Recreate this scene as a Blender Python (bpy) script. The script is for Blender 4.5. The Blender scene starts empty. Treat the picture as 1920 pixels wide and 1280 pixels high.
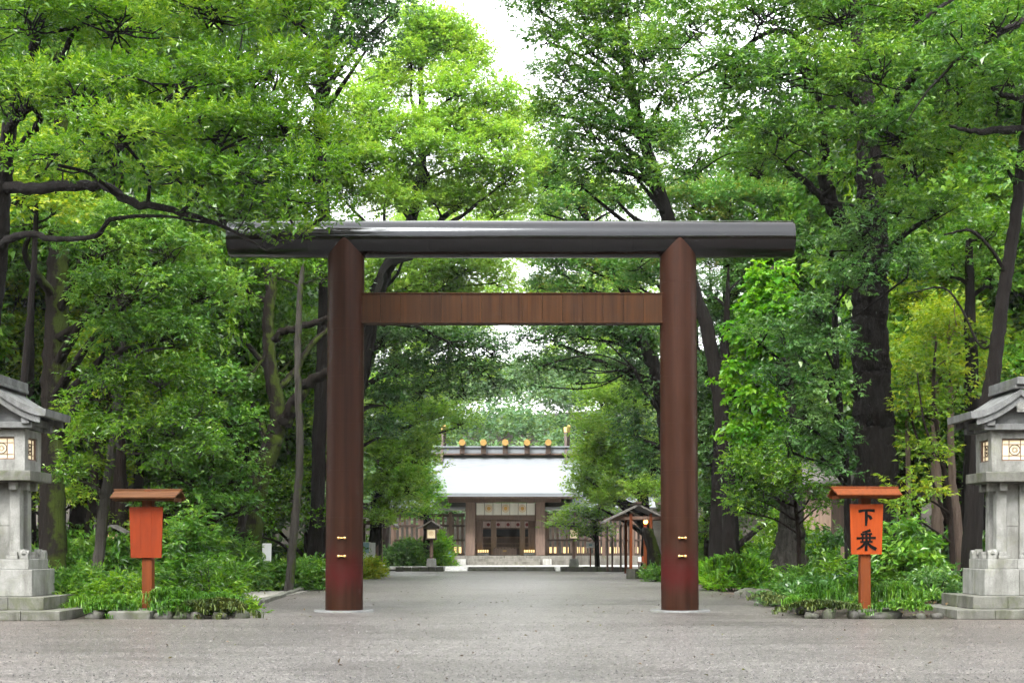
import bpy, bmesh, math, random
import numpy as np
from mathutils import Vector, Matrix

scene = bpy.context.scene
COL = scene.collection
R = math.radians
F = 2667.0            # focal length in photograph pixels
EYE = 1.4
HZ = 1025.0           # horizon row

# ------------------------------------------------------------------ camera
cam_d = bpy.data.cameras.new('camera')
cam = bpy.data.objects.new('camera', cam_d)
COL.objects.link(cam)
cam.location = (0, 0, EYE)
cam.rotation_euler = (R(90), 0, 0)
cam_d.sensor_width = 36.0
cam_d.lens = 50.0
cam_d.shift_y = (HZ - 640) / 1920.0
cam_d.clip_end = 5000
scene.camera = cam

# ------------------------------------------------------------------ sky and sun (overcast)
SUN_EL, SUN_AZ = 52, 200          # azimuth measured from +Y clockwise: behind the camera, a little left
world = bpy.data.worlds.new('World')
scene.world = world
world.use_nodes = True
wn = world.node_tree
wn.nodes.clear()
w_out = wn.nodes.new('ShaderNodeOutputWorld')
w_bg = wn.nodes.new('ShaderNodeBackground')
w_sky = wn.nodes.new('ShaderNodeTexSky')
w_sky.sky_type = 'NISHITA'
w_sky.sun_disc = False
w_sky.sun_elevation = R(SUN_EL)
w_sky.sun_rotation = R(SUN_AZ)
w_sky.air_density = 1.0
w_sky.dust_density = 6.0
w_hsv = wn.nodes.new('ShaderNodeHueSaturation')
w_hsv.inputs['Saturation'].default_value = 0.10
w_mix = wn.nodes.new('ShaderNodeMix')
w_mix.data_type = 'RGBA'
w_mix.inputs['Factor'].default_value = 0.6
w_mix.inputs['B'].default_value = (9.6, 9.75, 10.0, 1)     # even cloud cover
wn.links.new(w_sky.outputs[0], w_hsv.inputs['Color'])
wn.links.new(w_hsv.outputs[0], w_mix.inputs['A'])
wn.links.new(w_mix.outputs['Result'], w_bg.inputs['Color'])
w_bg.inputs['Strength'].default_value = 0.13
wn.links.new(w_bg.outputs[0], w_out.inputs['Surface'])

sun_d = bpy.data.lights.new('sun', 'SUN')
sun_d.energy = 1.5
sun_d.angle = R(25)
sun_d.color = (1.0, 0.965, 0.91)
sun = bpy.data.objects.new('sun', sun_d)
COL.objects.link(sun)
_d = Vector((math.sin(R(SUN_AZ)) * math.cos(R(SUN_EL)), math.cos(R(SUN_AZ)) * math.cos(R(SUN_EL)), math.sin(R(SUN_EL))))
sun.rotation_euler = _d.to_track_quat('Z', 'Y').to_euler()
sun.location = _d * 60

vs = scene.view_settings
vs.view_transform = 'Standard'
vs.look = 'None'
vs.exposure = 1.95
vs.gamma = 1.0
vs.use_curve_mapping = False
cy = scene.cycles
cy.max_bounces = 7
cy.diffuse_bounces = 4
cy.glossy_bounces = 3
cy.transmission_bounces = 4
cy.transparent_max_bounces = 4
cy.volume_bounces = 1
cy.caustics_reflective = False
cy.caustics_refractive = False
cy.use_denoising = True
cy.use_adaptive_sampling = True
cy.adaptive_threshold = 0.03

# ------------------------------------------------------------------ helpers
def W(px, py, d):
    """Photograph pixel seen at distance d (m) -> world point."""
    return np.array([(px - 960) / F * d, d, EYE + (HZ - py) / F * d])

def tag(o, label=None, cat=None, group=None, kind=None):
    if label: o['label'] = label
    if cat: o['category'] = cat
    if group: o['group'] = group
    if kind: o['kind'] = kind
    return o

def thing(name, label, cat, loc=(0, 0, 0), rz=0.0, group=None):
    o = bpy.data.objects.new(name, None)
    COL.objects.link(o)
    o.empty_display_size = 0.2
    o.location = loc
    o.rotation_euler = (0, 0, rz)
    return tag(o, label, cat, group)

def link(name, me, mat=None, parent=None, loc=None):
    o = bpy.data.objects.new(name, me)
    COL.objects.link(o)
    if mat is not None and len(me.materials) == 0:
        me.materials.append(mat)
    if parent is not None:
        o.parent = parent
    if loc is not None:
        o.location = loc
    return o

def np_mesh(name, V, Fq, smooth=False, rnd=None):
    """Fast mesh from arrays: V (n,3), Fq (m,k) all faces of one size."""
    me = bpy.data.meshes.new(name)
    V = np.asarray(V, dtype=np.float32)
    Fq = np.asarray(Fq, dtype=np.int32)
    m, k = Fq.shape
    me.vertices.add(len(V))
    me.vertices.foreach_set('co', V.ravel())
    me.loops.add(m * k)
    me.loops.foreach_set('vertex_index', Fq.ravel())
    me.polygons.add(m)
    me.polygons.foreach_set('loop_start', np.arange(0, m * k, k, dtype=np.int32))
    me.polygons.foreach_set('use_smooth', np.full(m, smooth, dtype=bool))
    if rnd is not None:
        a = me.attributes.new('rnd', 'FLOAT', 'FACE')
        a.data.foreach_set('value', np.asarray(rnd, dtype=np.float32))
    me.update(calc_edges=True)
    return me

def pd_mesh(name, V, Fs, smooth=False):
    me = bpy.data.meshes.new(name)
    me.from_pydata([tuple(map(float, v)) for v in V], [], [tuple(f) for f in Fs])
    if smooth:
        me.polygons.foreach_set('use_smooth', [True] * len(me.polygons))
    me.update()
    return me

class MB:
    """Collects solids into one bmesh (one part)."""
    def __init__(self):
        self.bm = bmesh.new()
    def box(self, cx, cy, cz, sx, sy, sz, bev=0.0, rot=None, taper=1.0):
        r = bmesh.ops.create_cube(self.bm, size=1.0)
        vs_ = r['verts']
        for v in vs_:
            t = taper if v.co.z > 0 else 1.0
            v.co = Vector((v.co.x * sx * t, v.co.y * sy * t, v.co.z * sz))
        if bev > 0:
            es = list({e for v in vs_ for e in v.link_edges})
            rr = bmesh.ops.bevel(self.bm, geom=es, offset=bev, segments=2, affect='EDGES', profile=0.6)
            vs_ = list({v for f in rr['faces'] for v in f.verts} | {v for v in vs_ if v.is_valid})
        M = Matrix.Translation((cx, cy, cz))
        if rot is not None:
            M = M @ rot
        bmesh.ops.transform(self.bm, matrix=M, verts=vs_)
        return self
    def cyl(self, p0, p1, r0, r1=None, seg=12, caps=True):
        r1 = r0 if r1 is None else r1
        p0, p1 = Vector(p0), Vector(p1)
        d = p1 - p0
        M = Matrix.Translation((p0 + p1) / 2) @ d.to_track_quat('Z', 'Y').to_matrix().to_4x4()
        bmesh.ops.create_cone(self.bm, cap_ends=caps, segments=seg, radius1=r0, radius2=r1, depth=d.length, matrix=M)
        return self
    def poly_prism(self, pts, y0, y1):
        """outline in XZ, extruded along Y"""
        a = [self.bm.verts.new((x, y0, z)) for x, z in pts]
        b = [self.bm.verts.new((x, y1, z)) for x, z in pts]
        n = len(pts)
        self.bm.faces.new(a)
        self.bm.faces.new(b[::-1])
        for i in range(n):
            self.bm.faces.new((a[i], b[i], b[(i + 1) % n], a[(i + 1) % n]))
        return self
    def strip_prism(self, top, bot, y0, y1):
        """top and bottom outlines in XZ with equal counts -> solid strip extruded along Y (safe for concave shapes)"""
        g = [[self.bm.verts.new((x, y, z)) for x, z in L] for y in (y0, y1) for L in (top, bot)]
        t0, b0, t1, b1 = g
        f = self.bm.faces.new
        n = len(top)
        for i in range(n - 1):
            f((t0[i], t0[i + 1], b0[i + 1], b0[i])); f((t1[i + 1], t1[i], b1[i], b1[i + 1]))
            f((t0[i + 1], t0[i], t1[i], t1[i + 1])); f((b0[i], b0[i + 1], b1[i + 1], b1[i]))
        f((t0[0], b0[0], b1[0], t1[0])); f((b0[-1], t0[-1], t1[-1], b1[-1]))
        return self
    def build(self, name, mat, parent=None, loc=None, smooth=False):
        bmesh.ops.recalc_face_normals(self.bm, faces=self.bm.faces)
        me = bpy.data.meshes.new(name)
        self.bm.to_mesh(me)
        self.bm.free()
        if smooth:
            me.polygons.foreach_set('use_smooth', [True] * len(me.polygons))
        return link(name, me, mat, parent, loc)

def catmull(P, n):
    P = np.asarray(P, float)
    Q = np.vstack([2 * P[0] - P[1], P, 2 * P[-1] - P[-2]])
    out = []
    for i in range(1, len(Q) - 2):
        for t in np.linspace(0, 1, n, endpoint=False):
            a, b, c, d = Q[i - 1], Q[i], Q[i + 1], Q[i + 2]
            out.append(0.5 * ((2 * b) + (-a + c) * t + (2 * a - 5 * b + 4 * c - d) * t * t + (-a + 3 * b - 3 * c + d) * t ** 3))
    out.append(Q[-2])
    return np.array(out)

def tube(P, r, seg=8, rough=0.0, rng=None, off=0):
    """swept tube -> verts, quads"""
    P = np.asarray(P, float)
    r = np.asarray(r, float)
    n = len(P)
    T = np.gradient(P, axis=0)
    T /= np.linalg.norm(T, axis=1)[:, None] + 1e-9
    ref = np.array([0.0, 1.0, 0.0]) if abs(T[0][1]) < 0.9 else np.array([1.0, 0, 0])
    u = np.cross(T[0], ref); u /= np.linalg.norm(u)
    ang = np.linspace(0, 2 * math.pi, seg, endpoint=False)
    V = np.zeros((n, seg, 3))
    flute = rng.normal(0, 1, seg) if rng is not None else np.zeros(seg)
    for i in range(n):
        u = u - T[i] * np.dot(u, T[i]); u /= np.linalg.norm(u) + 1e-9
        v = np.cross(T[i], u)
        k = np.ones(seg)
        if rough and rng is not None:
            k = 1 + rough * (0.7 * flute + 0.5 * rng.normal(0, 1, seg))
        rr = r[i] * k
        V[i] = P[i] + (np.cos(ang) * rr)[:, None] * u + (np.sin(ang) * rr)[:, None] * v
    idx = np.arange(n * seg).reshape(n, seg)
    a = idx[:-1]; b = idx[1:]
    Q = np.stack([a, np.roll(a, -1, 1), np.roll(b, -1, 1), b], axis=-1).reshape(-1, 4)
    return V.reshape(-1, 3), Q + off

def merge(parts):
    Vs, Qs, o = [], [], 0
    for V, Q in parts:
        Vs.append(V); Qs.append(Q + o); o += len(V)
    return np.vstack(Vs), np.vstack(Qs)

def nrm(a):
    return a / (np.linalg.norm(a, axis=-1, keepdims=True) + 1e-9)

# ------------------------------------------------------------------ materials
def new_mat(name):
    m = bpy.data.materials.new(name)
    m.use_nodes = True
    nt = m.node_tree
    b = nt.nodes['Principled BSDF']
    return m, nt, b

def node(nt, typ, **kw):
    n = nt.nodes.new(typ)
    for k, v in kw.items():
        setattr(n, k, v)
    return n

def ramp(nt, stops, fac=None):
    n = nt.nodes.new('ShaderNodeValToRGB')
    e = n.color_ramp.elements
    while len(e) < len(stops):
        e.new(0.5)
    for el, (p, c) in zip(e, stops):
        el.position = p
        el.color = (c[0], c[1], c[2], 1)
    if fac is not None:
        nt.links.new(fac, n.inputs['Fac'])
    return n

def noise(nt, scale, detail=5, rough=0.6, vec=None, dist=0.0):
    n = nt.nodes.new('ShaderNodeTexNoise')
    n.inputs['Scale'].default_value = scale
    n.inputs['Detail'].default_value = detail
    n.inputs['Roughness'].default_value = rough
    n.inputs['Distortion'].default_value = dist
    if vec is not None:
        nt.links.new(vec, n.inputs['Vector'])
    return n

def geo_pos(nt, scale=None):
    g = nt.nodes.new('ShaderNodeNewGeometry')
    if scale is None:
        return g.outputs['Position']
    mp = nt.nodes.new('ShaderNodeMapping')
    mp.inputs['Scale'].default_value = scale
    nt.links.new(g.outputs['Position'], mp.inputs['Vector'])
    return mp.outputs['Vector']

def mixc(nt, fac, a, b, mode='MIX'):
    m = nt.nodes.new('ShaderNodeMix')
    m.data_type = 'RGBA'
    m.blend_type = mode
    for s, v in (('Factor', fac), ('A', a), ('B', b)):
        if hasattr(v, 'is_output') or isinstance(v, bpy.types.NodeSocket):
            nt.links.new(v, m.inputs[s])
        elif s == 'Factor':
            m.inputs[s].default_value = v
        else:
            m.inputs[s].default_value = (v[0], v[1], v[2], 1)
    return m.outputs['Result']

def bump(nt, b, h, strength=0.4, dist=0.02):
    n = nt.nodes.new('ShaderNodeBump')
    n.inputs['Strength'].default_value = strength
    n.inputs['Distance'].default_value = dist
    nt.links.new(h, n.inputs['Height'])
    nt.links.new(n.outputs[0], b.inputs['Normal'])

def simple(name, c1, c2, scale=6, rough=0.6, bstr=0.25, bdist=0.01, stretch=None, metal=0.0, detail=6):
    m, nt, b = new_mat(name)
    pos = geo_pos(nt, stretch if stretch else (1, 1, 1))
    n = noise(nt, scale, detail, 0.65, pos)
    r = ramp(nt, [(0.3, c1), (0.7, c2)], n.outputs['Fac'])
    nt.links.new(r.outputs[0], b.inputs['Base Color'])
    b.inputs['Roughness'].default_value = rough
    b.inputs['Metallic'].default_value = metal
    n2 = noise(nt, scale * 6, 4, 0.7, pos)
    bump(nt, b, n2.outputs['Fac'], bstr, bdist)
    return m

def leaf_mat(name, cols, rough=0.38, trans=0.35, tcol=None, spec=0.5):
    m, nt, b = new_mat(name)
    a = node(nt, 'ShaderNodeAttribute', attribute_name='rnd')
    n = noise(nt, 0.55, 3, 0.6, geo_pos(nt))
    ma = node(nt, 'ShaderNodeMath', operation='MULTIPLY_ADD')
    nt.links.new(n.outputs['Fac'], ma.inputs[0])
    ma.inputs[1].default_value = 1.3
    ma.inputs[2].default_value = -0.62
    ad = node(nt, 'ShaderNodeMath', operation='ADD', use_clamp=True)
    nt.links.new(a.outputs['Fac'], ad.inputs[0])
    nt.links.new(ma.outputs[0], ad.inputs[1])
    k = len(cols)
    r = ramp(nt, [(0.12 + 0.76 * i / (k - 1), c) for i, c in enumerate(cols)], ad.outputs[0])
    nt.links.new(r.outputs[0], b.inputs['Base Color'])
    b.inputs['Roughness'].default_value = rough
    b.inputs['Specular IOR Level'].default_value = spec
    t = nt.nodes.new('ShaderNodeBsdfTranslucent')
    tc = mixc(nt, 1.0, r.outputs[0], tcol or (1.5, 1.35, 0.55), 'MULTIPLY')
    nt.links.new(tc, t.inputs['Color'])
    mx = nt.nodes.new('ShaderNodeMixShader')
    mx.inputs[0].default_value = trans
    nt.links.new(b.outputs[0], mx.inputs[1])
    nt.links.new(t.outputs[0], mx.inputs[2])
    nt.links.new(mx.outputs[0], nt.nodes['Material Output'].inputs['Surface'])
    return m

def bark_mat(name, c1, c2, moss=0.0, mosscol=(0.045, 0.068, 0.006), side=(0.8, -0.3, 0.3)):
    m, nt, b = new_mat(name)
    pos = geo_pos(nt, (1, 1, 0.09))
    n = noise(nt, 11, 8, 0.72, pos)
    r = ramp(nt, [(0.3, c1), (0.72, c2)], n.outputs['Fac'])
    col = r.outputs[0]
    if moss > 0:
        g = nt.nodes.new('ShaderNodeNewGeometry')
        dt = node(nt, 'ShaderNodeVectorMath', operation='DOT_PRODUCT')
        nt.links.new(g.outputs['Normal'], dt.inputs[0])
        dt.inputs[1].default_value = side
        n3 = noise(nt, 2.5, 5, 0.7, g.outputs['Position'])
        ad = node(nt, 'ShaderNodeMath', operation='MULTIPLY_ADD')
        nt.links.new(dt.outputs['Value'], ad.inputs[0]); ad.inputs[1].default_value = 0.38
        nt.links.new(n3.outputs['Fac'], ad.inputs[2])
        rr = ramp(nt, [(0.92 - moss * 0.28, (0, 0, 0)), (1.04 - moss * 0.28, (1, 1, 1))], ad.outputs[0])
        col = mixc(nt, rr.outputs[0], col, mosscol)
    nt.links.new(col, b.inputs['Base Color'])
    b.inputs['Roughness'].default_value = 0.9
    b.inputs['Specular IOR Level'].default_value = 0.2
    n2 = noise(nt, 22, 5, 0.7, pos)
    bump(nt, b, n2.outputs['Fac'], 1.0, 0.16)
    return m

M = {}
# leaves: dark -> light, linear base colours
M['leaf_bright'] = leaf_mat('leaf_bright', [(0.026, 0.085, 0.008), (0.062, 0.170, 0.011), (0.120, 0.265, 0.015), (0.23, 0.37, 0.035)], 0.27, 0.42, None, 0.65)
M['leaf_mid'] = leaf_mat('leaf_mid', [(0.020, 0.078, 0.012), (0.052, 0.155, 0.017), (0.105, 0.240, 0.023), (0.20, 0.34, 0.045)], 0.28, 0.42, None, 0.55)
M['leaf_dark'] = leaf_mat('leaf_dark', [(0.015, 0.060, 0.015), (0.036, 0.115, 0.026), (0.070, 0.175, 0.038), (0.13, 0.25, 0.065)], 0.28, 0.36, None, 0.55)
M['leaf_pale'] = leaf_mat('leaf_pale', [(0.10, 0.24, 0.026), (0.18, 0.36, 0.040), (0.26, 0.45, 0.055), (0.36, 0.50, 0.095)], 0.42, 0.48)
M['leaf_vivid'] = leaf_mat('leaf_vivid', [(0.030, 0.14, 0.006), (0.075, 0.26, 0.008), (0.14, 0.35, 0.010), (0.22, 0.40, 0.018)], 0.38, 0.45)
M['leaf_yellow'] = leaf_mat('leaf_yellow', [(0.055, 0.14, 0.010), (0.12, 0.24, 0.013), (0.22, 0.34, 0.018), (0.36, 0.40, 0.026)], 0.42, 0.45)
M['leaf_fluffy'] = leaf_mat('leaf_fluffy', [(0.045, 0.150, 0.030), (0.085, 0.25, 0.045), (0.14, 0.32, 0.045), (0.26, 0.28, 0.045)], 0.55, 0.32)
M['leaf_shrub'] = leaf_mat('leaf_shrub', [(0.022, 0.082, 0.011), (0.052, 0.165, 0.016), (0.105, 0.250, 0.023), (0.20, 0.35, 0.045)], 0.32, 0.34)
M['leaf_blade'] = leaf_mat('leaf_blade', [(0.018, 0.070, 0.007), (0.042, 0.140, 0.010), (0.080, 0.215, 0.015), (0.15, 0.29, 0.03)], 0.36, 0.38)
M['leaf_moss'] = leaf_mat('leaf_moss', [(0.018, 0.040, 0.006), (0.038, 0.072, 0.008), (0.065, 0.10, 0.011), (0.10, 0.125, 0.018)], 0.7, 0.2)
M['leaf_litter'] = leaf_mat('leaf_litter', [(0.03, 0.02, 0.012), (0.07, 0.045, 0.022), (0.11, 0.07, 0.03), (0.10, 0.12, 0.02)], 0.6, 0.1, (1, 1, 1))
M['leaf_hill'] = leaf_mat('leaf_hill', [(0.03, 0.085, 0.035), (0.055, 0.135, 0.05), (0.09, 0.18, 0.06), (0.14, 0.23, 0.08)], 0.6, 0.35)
M['bark_dark'] = bark_mat('bark_dark', (0.003, 0.0022, 0.0018), (0.015, 0.0105, 0.0083))
M['bark_brown'] = bark_mat('bark_brown', (0.008, 0.005, 0.0038), (0.032, 0.0195, 0.0142))
M['bark_grey'] = bark_mat('bark_grey', (0.022, 0.019, 0.016), (0.095, 0.086, 0.074), 0.5)
M['bark_moss'] = bark_mat('bark_moss', (0.004, 0.003, 0.0022), (0.021, 0.0142, 0.0098), 1.0)
M['bark_pink'] = bark_mat('bark_pink', (0.12, 0.08, 0.06), (0.30, 0.22, 0.175))

def stone_mat(name, c1, c2, moss, mossc=(0.16, 0.17, 0.05)):
    m, nt, b = new_mat(name)
    pos = geo_pos(nt)
    n = noise(nt, 3.2, 8, 0.7, pos)
    r = ramp(nt, [(0.28, c1), (0.72, c2)], n.outputs['Fac'])
    sp = noise(nt, 90, 2, 0.5, pos)
    rs = ramp(nt, [(0.35, (0.72, 0.72, 0.72)), (0.65, (1.12, 1.12, 1.12))], sp.outputs['Fac'])
    col = mixc(nt, 1.0, r.outputs[0], rs.outputs[0], 'MULTIPLY')
    n3 = noise(nt, 2.0, 7, 0.72, pos, 0.6)
    rm = ramp(nt, [(0.62 - moss * 0.35, (0, 0, 0)), (0.80 - moss * 0.30, (1, 1, 1))], n3.outputs['Fac'])
    col = mixc(nt, rm.outputs[0], col, mossc)
    st = noise(nt, 1.6, 5, 0.6, geo_pos(nt, (2.4, 2.4, 0.5)))
    rt = ramp(nt, [(0.38, (0.40, 0.39, 0.36)), (0.56, (1, 1, 1))], st.outputs['Fac'])
    col = mixc(nt, 0.6, col, rt.outputs[0], 'MULTIPLY')
    nt.links.new(col, b.inputs['Base Color'])
    b.inputs['Roughness'].default_value = 0.72
    n4 = noise(nt, 45, 5, 0.7, pos)
    bump(nt, b, n4.outputs['Fac'], 0.5, 0.012)
    return m

M['granite'] = stone_mat('granite', (0.17, 0.172, 0.158), (0.34, 0.342, 0.32), 0.30, (0.20, 0.205, 0.155))
M['granite_mossy'] = stone_mat('granite_mossy', (0.085, 0.085, 0.073), (0.19, 0.19, 0.165), 0.42, (0.075, 0.085, 0.038))
M['granite_roof'] = stone_mat('granite_roof', (0.095, 0.098, 0.098), (0.20, 0.207, 0.205), 0.2, (0.10, 0.11, 0.065))
M['rock_moss'] = stone_mat('rock_moss', (0.025, 0.025, 0.021), (0.11, 0.105, 0.09), 0.45, (0.040, 0.060, 0.012))
M['paving'] = stone_mat('paving', (0.22, 0.21, 0.185), (0.34, 0.325, 0.29), 0.1)
M['paving_pale'] = stone_mat('paving_pale', (0.55, 0.545, 0.52), (0.70, 0.69, 0.67), 0.0)

def gravel_mat():
    m, nt, b = new_mat('gravel')
    pos = geo_pos(nt)
    v = nt.nodes.new('ShaderNodeTexVoronoi')
    v.inputs['Scale'].default_value = 52
    nt.links.new(pos, v.inputs['Vector'])
    sep = nt.nodes.new('ShaderNodeSeparateColor')
    nt.links.new(v.outputs['Color'], sep.inputs[0])
    r = ramp(nt, [(0.0, (0.010, 0.0087, 0.0080)), (0.3, (0.047, 0.0425, 0.0400)), (0.65, (0.118, 0.108, 0.103)), (1.0, (0.30, 0.280, 0.27))], sep.outputs[0])
    v2 = nt.nodes.new('ShaderNodeTexVoronoi')
    v2.inputs['Scale'].default_value = 26
    nt.links.new(pos, v2.inputs['Vector'])
    sep2 = nt.nodes.new('ShaderNodeSeparateColor')
    nt.links.new(v2.outputs['Color'], sep2.inputs[0])
    r2 = ramp(nt, [(0.0, (0.50, 0.49, 0.48)), (0.5, (1.0, 1.0, 1.0)), (1.0, (1.45, 1.45, 1.45))], sep2.outputs[0])
    col = mixc(nt, 0.8, r.outputs[0], r2.outputs[0], 'MULTIPLY')
    # raked, trodden streaks across the way
    n = noise(nt, 1.1, 6, 0.7, geo_pos(nt, (0.35, 1.5, 1)))
    rn = ramp(nt, [(0.36, (0.66, 0.64, 0.62)), (0.48, (0.97, 0.96, 0.95)), (0.64, (1.14, 1.14, 1.14))], n.outputs['Fac'])
    col = mixc(nt, 1.0, col, rn.outputs[0], 'MULTIPLY')
    # brownish, soil-stained gravel towards the planted sides
    sx = nt.nodes.new('ShaderNodeSeparateXYZ')
    nt.links.new(pos, sx.inputs[0])
    ab = node(nt, 'ShaderNodeMath', operation='ABSOLUTE')
    nt.links.new(sx.outputs[0], ab.inputs[0])
    nn = noise(nt, 0.5, 5, 0.65, pos)
    ma = node(nt, 'ShaderNodeMath', operation='MULTIPLY_ADD')
    nt.links.new(nn.outputs['Fac'], ma.inputs[0]); ma.inputs[1].default_value = 5.0
    nt.links.new(ab.outputs[0], ma.inputs[2])
    mr = node(nt, 'ShaderNodeMapRange')
    mr.inputs[1].default_value = 6.0; mr.inputs[2].default_value = 13.0
    nt.links.new(ma.outputs[0], mr.inputs[0])
    col = mixc(nt, mr.outputs[0], col, mixc(nt, 1.0, col, (0.80, 0.70, 0.63), 'MULTIPLY'))
    nd = noise(nt, 0.35, 5, 0.6, geo_pos(nt, (0.5, 1.0, 1)), 0.8)
    rd = ramp(nt, [(0.40, (0.66, 0.65, 0.64)), (0.52, (1, 1, 1))], nd.outputs['Fac'])
    col = mixc(nt, 0.8, col, rd.outputs[0], 'MULTIPLY')
    nt.links.new(col, b.inputs['Base Color'])
    b.inputs['Roughness'].default_value = 0.34
    b.inputs['Specular IOR Level'].default_value = 0.8
    bump(nt, b, v.outputs['Distance'], 0.7, 0.025)
    return m
M['gravel'] = gravel_mat()
M['soil'] = simple('soil', (0.013, 0.010, 0.006), (0.045, 0.033, 0.021), 2.5, 0.9, 0.8, 0.05)
M['earth_path'] = simple('earth_path', (0.075, 0.055, 0.042), (0.135, 0.104, 0.082), 2.0, 0.85, 0.5, 0.02)
M['pebble'] = leaf_mat('pebble', [(0.028, 0.026, 0.0245), (0.060, 0.057, 0.055), (0.09, 0.086, 0.084), (0.13, 0.127, 0.123)], 0.45, 0.0, (1, 1, 1))

def steel_mat(name, c1, c2, rough, streak=0.6, redfoot=False, axis=(6, 6, 0.25), coat=0.3):
    m, nt, b = new_mat(name)
    pos = geo_pos(nt, axis)
    n = noise(nt, 1.0, 7, 0.65, pos)
    r = ramp(nt, [(0.32, c1), (0.68, c2)], n.outputs['Fac'])
    col = r.outputs[0]
    n2 = noise(nt, 3.0, 5, 0.7, geo_pos(nt))
    r2 = ramp(nt, [(0.3, (0.78, 0.76, 0.75)), (0.7, (1.12, 1.1, 1.1))], n2.outputs['Fac'])
    col = mixc(nt, streak, col, r2.outputs[0], 'MULTIPLY')
    if coat == 0.0:
        ns_ = noise(nt, 1.0, 4, 0.6, geo_pos(nt, (axis[0] * 2.3, axis[1] * 2.3, axis[2] * 0.5)))
        rs_ = ramp(nt, [(0.34, (0.62, 0.60, 0.58)), (0.48, (1, 1, 1)), (0.60, (1, 1, 1)), (0.70, (1.45, 1.4, 1.35))], ns_.outputs['Fac'])
        col = mixc(nt, 0.8, col, rs_.outputs[0], 'MULTIPLY')
    if redfoot:      # redder band near the foot of the posts, ragged along its upper edge
        sx = nt.nodes.new('ShaderNodeSeparateXYZ')
        nt.links.new(geo_pos(nt), sx.inputs[0])
        ma = node(nt, 'ShaderNodeMath', operation='MULTIPLY_ADD')
        nt.links.new(n.outputs['Fac'], ma.inputs[0]); ma.inputs[1].default_value = 0.9
        nt.links.new(sx.outputs[2], ma.inputs[2])
        rr = ramp(nt, [(0.42, (0, 0, 0)), (0.62, (1, 1, 1)), (0.95, (1, 1, 1)), (1.0, (0, 0, 0))], None)
        mr = node(nt, 'ShaderNodeMapRange')
        mr.inputs[1].default_value = 0.0; mr.inputs[2].default_value = 1.9
        nt.links.new(ma.outputs[0], mr.inputs[0])
        nt.links.new(mr.outputs[0], rr.inputs['Fac'])
        rr.color_ramp.elements[2].position = 0.68
        col = mixc(nt, rr.outputs[0], col, (0.044, 0.0045, 0.0035))
    nt.links.new(col, b.inputs['Base Color'])
    b.inputs['Roughness'].default_value = rough
    rg = ramp(nt, [(0.3, (rough * 0.75,) * 3), (0.7, (rough * 1.25,) * 3)], n2.outputs['Fac'])
    nt.links.new(rg.outputs[0], b.inputs['Roughness'])
    b.inputs['Coat Weight'].default_value = coat
    b.inputs['Coat Roughness'].default_value = 0.12
    bump(nt, b, n.outputs['Fac'], 0.12, 0.01)
    return m
M['steel_post'] = steel_mat('steel_post', (0.020, 0.0064, 0.0028), (0.036, 0.0122, 0.0056), 0.5, redfoot=True, coat=0.0)
M['steel_post'].node_tree.nodes['Principled BSDF'].inputs['Specular IOR Level'].default_value = 0.14
M['steel_tie'] = steel_mat('steel_tie', (0.022, 0.0078, 0.0020), (0.052, 0.0195, 0.0048), 0.6, axis=(9, 9, 0.4), coat=0.0)
M['steel_tie'].node_tree.nodes['Principled BSDF'].inputs['Specular IOR Level'].default_value = 0.15
M['steel_top'] = steel_mat('steel_top', (0.004, 0.0030, 0.0028), (0.008, 0.0055, 0.0048), 0.09, axis=(0.5, 5, 5), coat=0.0)
_b = M['steel_top'].node_tree.nodes['Principled BSDF']; _b.inputs['Specular IOR Level'].default_value = 0.45; _b.inputs['Specular Tint'].default_value = (0.88, 0.94, 1, 1)
M['brass'] = simple('brass', (0.75, 0.42, 0.16), (0.9, 0.58, 0.25), 8, 0.25, 0.05, 0.002, metal=1.0)
M['gold'] = simple('gold', (0.42, 0.25, 0.075), (0.55, 0.35, 0.12), 8, 0.4, 0.05, 0.002, metal=0.4)
M['orange'] = simple('orange', (0.23, 0.033, 0.0028), (0.32, 0.050, 0.0045), 2.2, 0.5, 0.2, 0.004, (5, 5, 0.6))
M['orange_dark'] = simple('orange_dark', (0.14, 0.0165, 0.0016), (0.20, 0.026, 0.0028), 2.2, 0.5, 0.2, 0.004, (5, 5, 0.6))
M['orange_wood'] = simple('orange_wood', (0.085, 0.019, 0.0038), (0.18, 0.043, 0.0085), 2.0, 0.55, 0.3, 0.006, (7, 7, 0.5))
M['roof_wood'] = simple('roof_wood', (0.05, 0.018, 0.0065), (0.12, 0.050, 0.018), 2.0, 0.6, 0.3, 0.006, (0.7, 7, 7))
for _k in ('orange', 'orange_dark', 'orange_wood', 'roof_wood'):
    _b = M[_k].node_tree.nodes['Principled BSDF']; _b.inputs['Specular IOR Level'].default_value = 0.2; _b.inputs['Roughness'].default_value = 0.7
M['ink'] = simple('ink', (0.003, 0.0028, 0.0025), (0.006, 0.0055, 0.005), 9, 0.5, 0.1, 0.002)
M['ink'].node_tree.nodes['Principled BSDF'].inputs['Specular IOR Level'].default_value = 0.08
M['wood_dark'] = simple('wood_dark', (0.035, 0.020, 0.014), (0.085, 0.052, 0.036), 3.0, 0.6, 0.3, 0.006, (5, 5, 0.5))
M['wood_brown'] = simple('wood_brown', (0.10, 0.060, 0.044), (0.19, 0.118, 0.086), 3.0, 0.6, 0.3, 0.006, (5, 5, 0.5))
M['wood_hall'] = simple('wood_hall', (0.16, 0.105, 0.082), (0.28, 0.19, 0.15), 3.0, 0.6, 0.3, 0.006, (5, 5, 0.5))
M['wood_pale'] = simple('wood_pale', (0.27, 0.18, 0.13), (0.42, 0.30, 0.22), 3.0, 0.6, 0.3, 0.006, (5, 5, 0.5))
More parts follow.
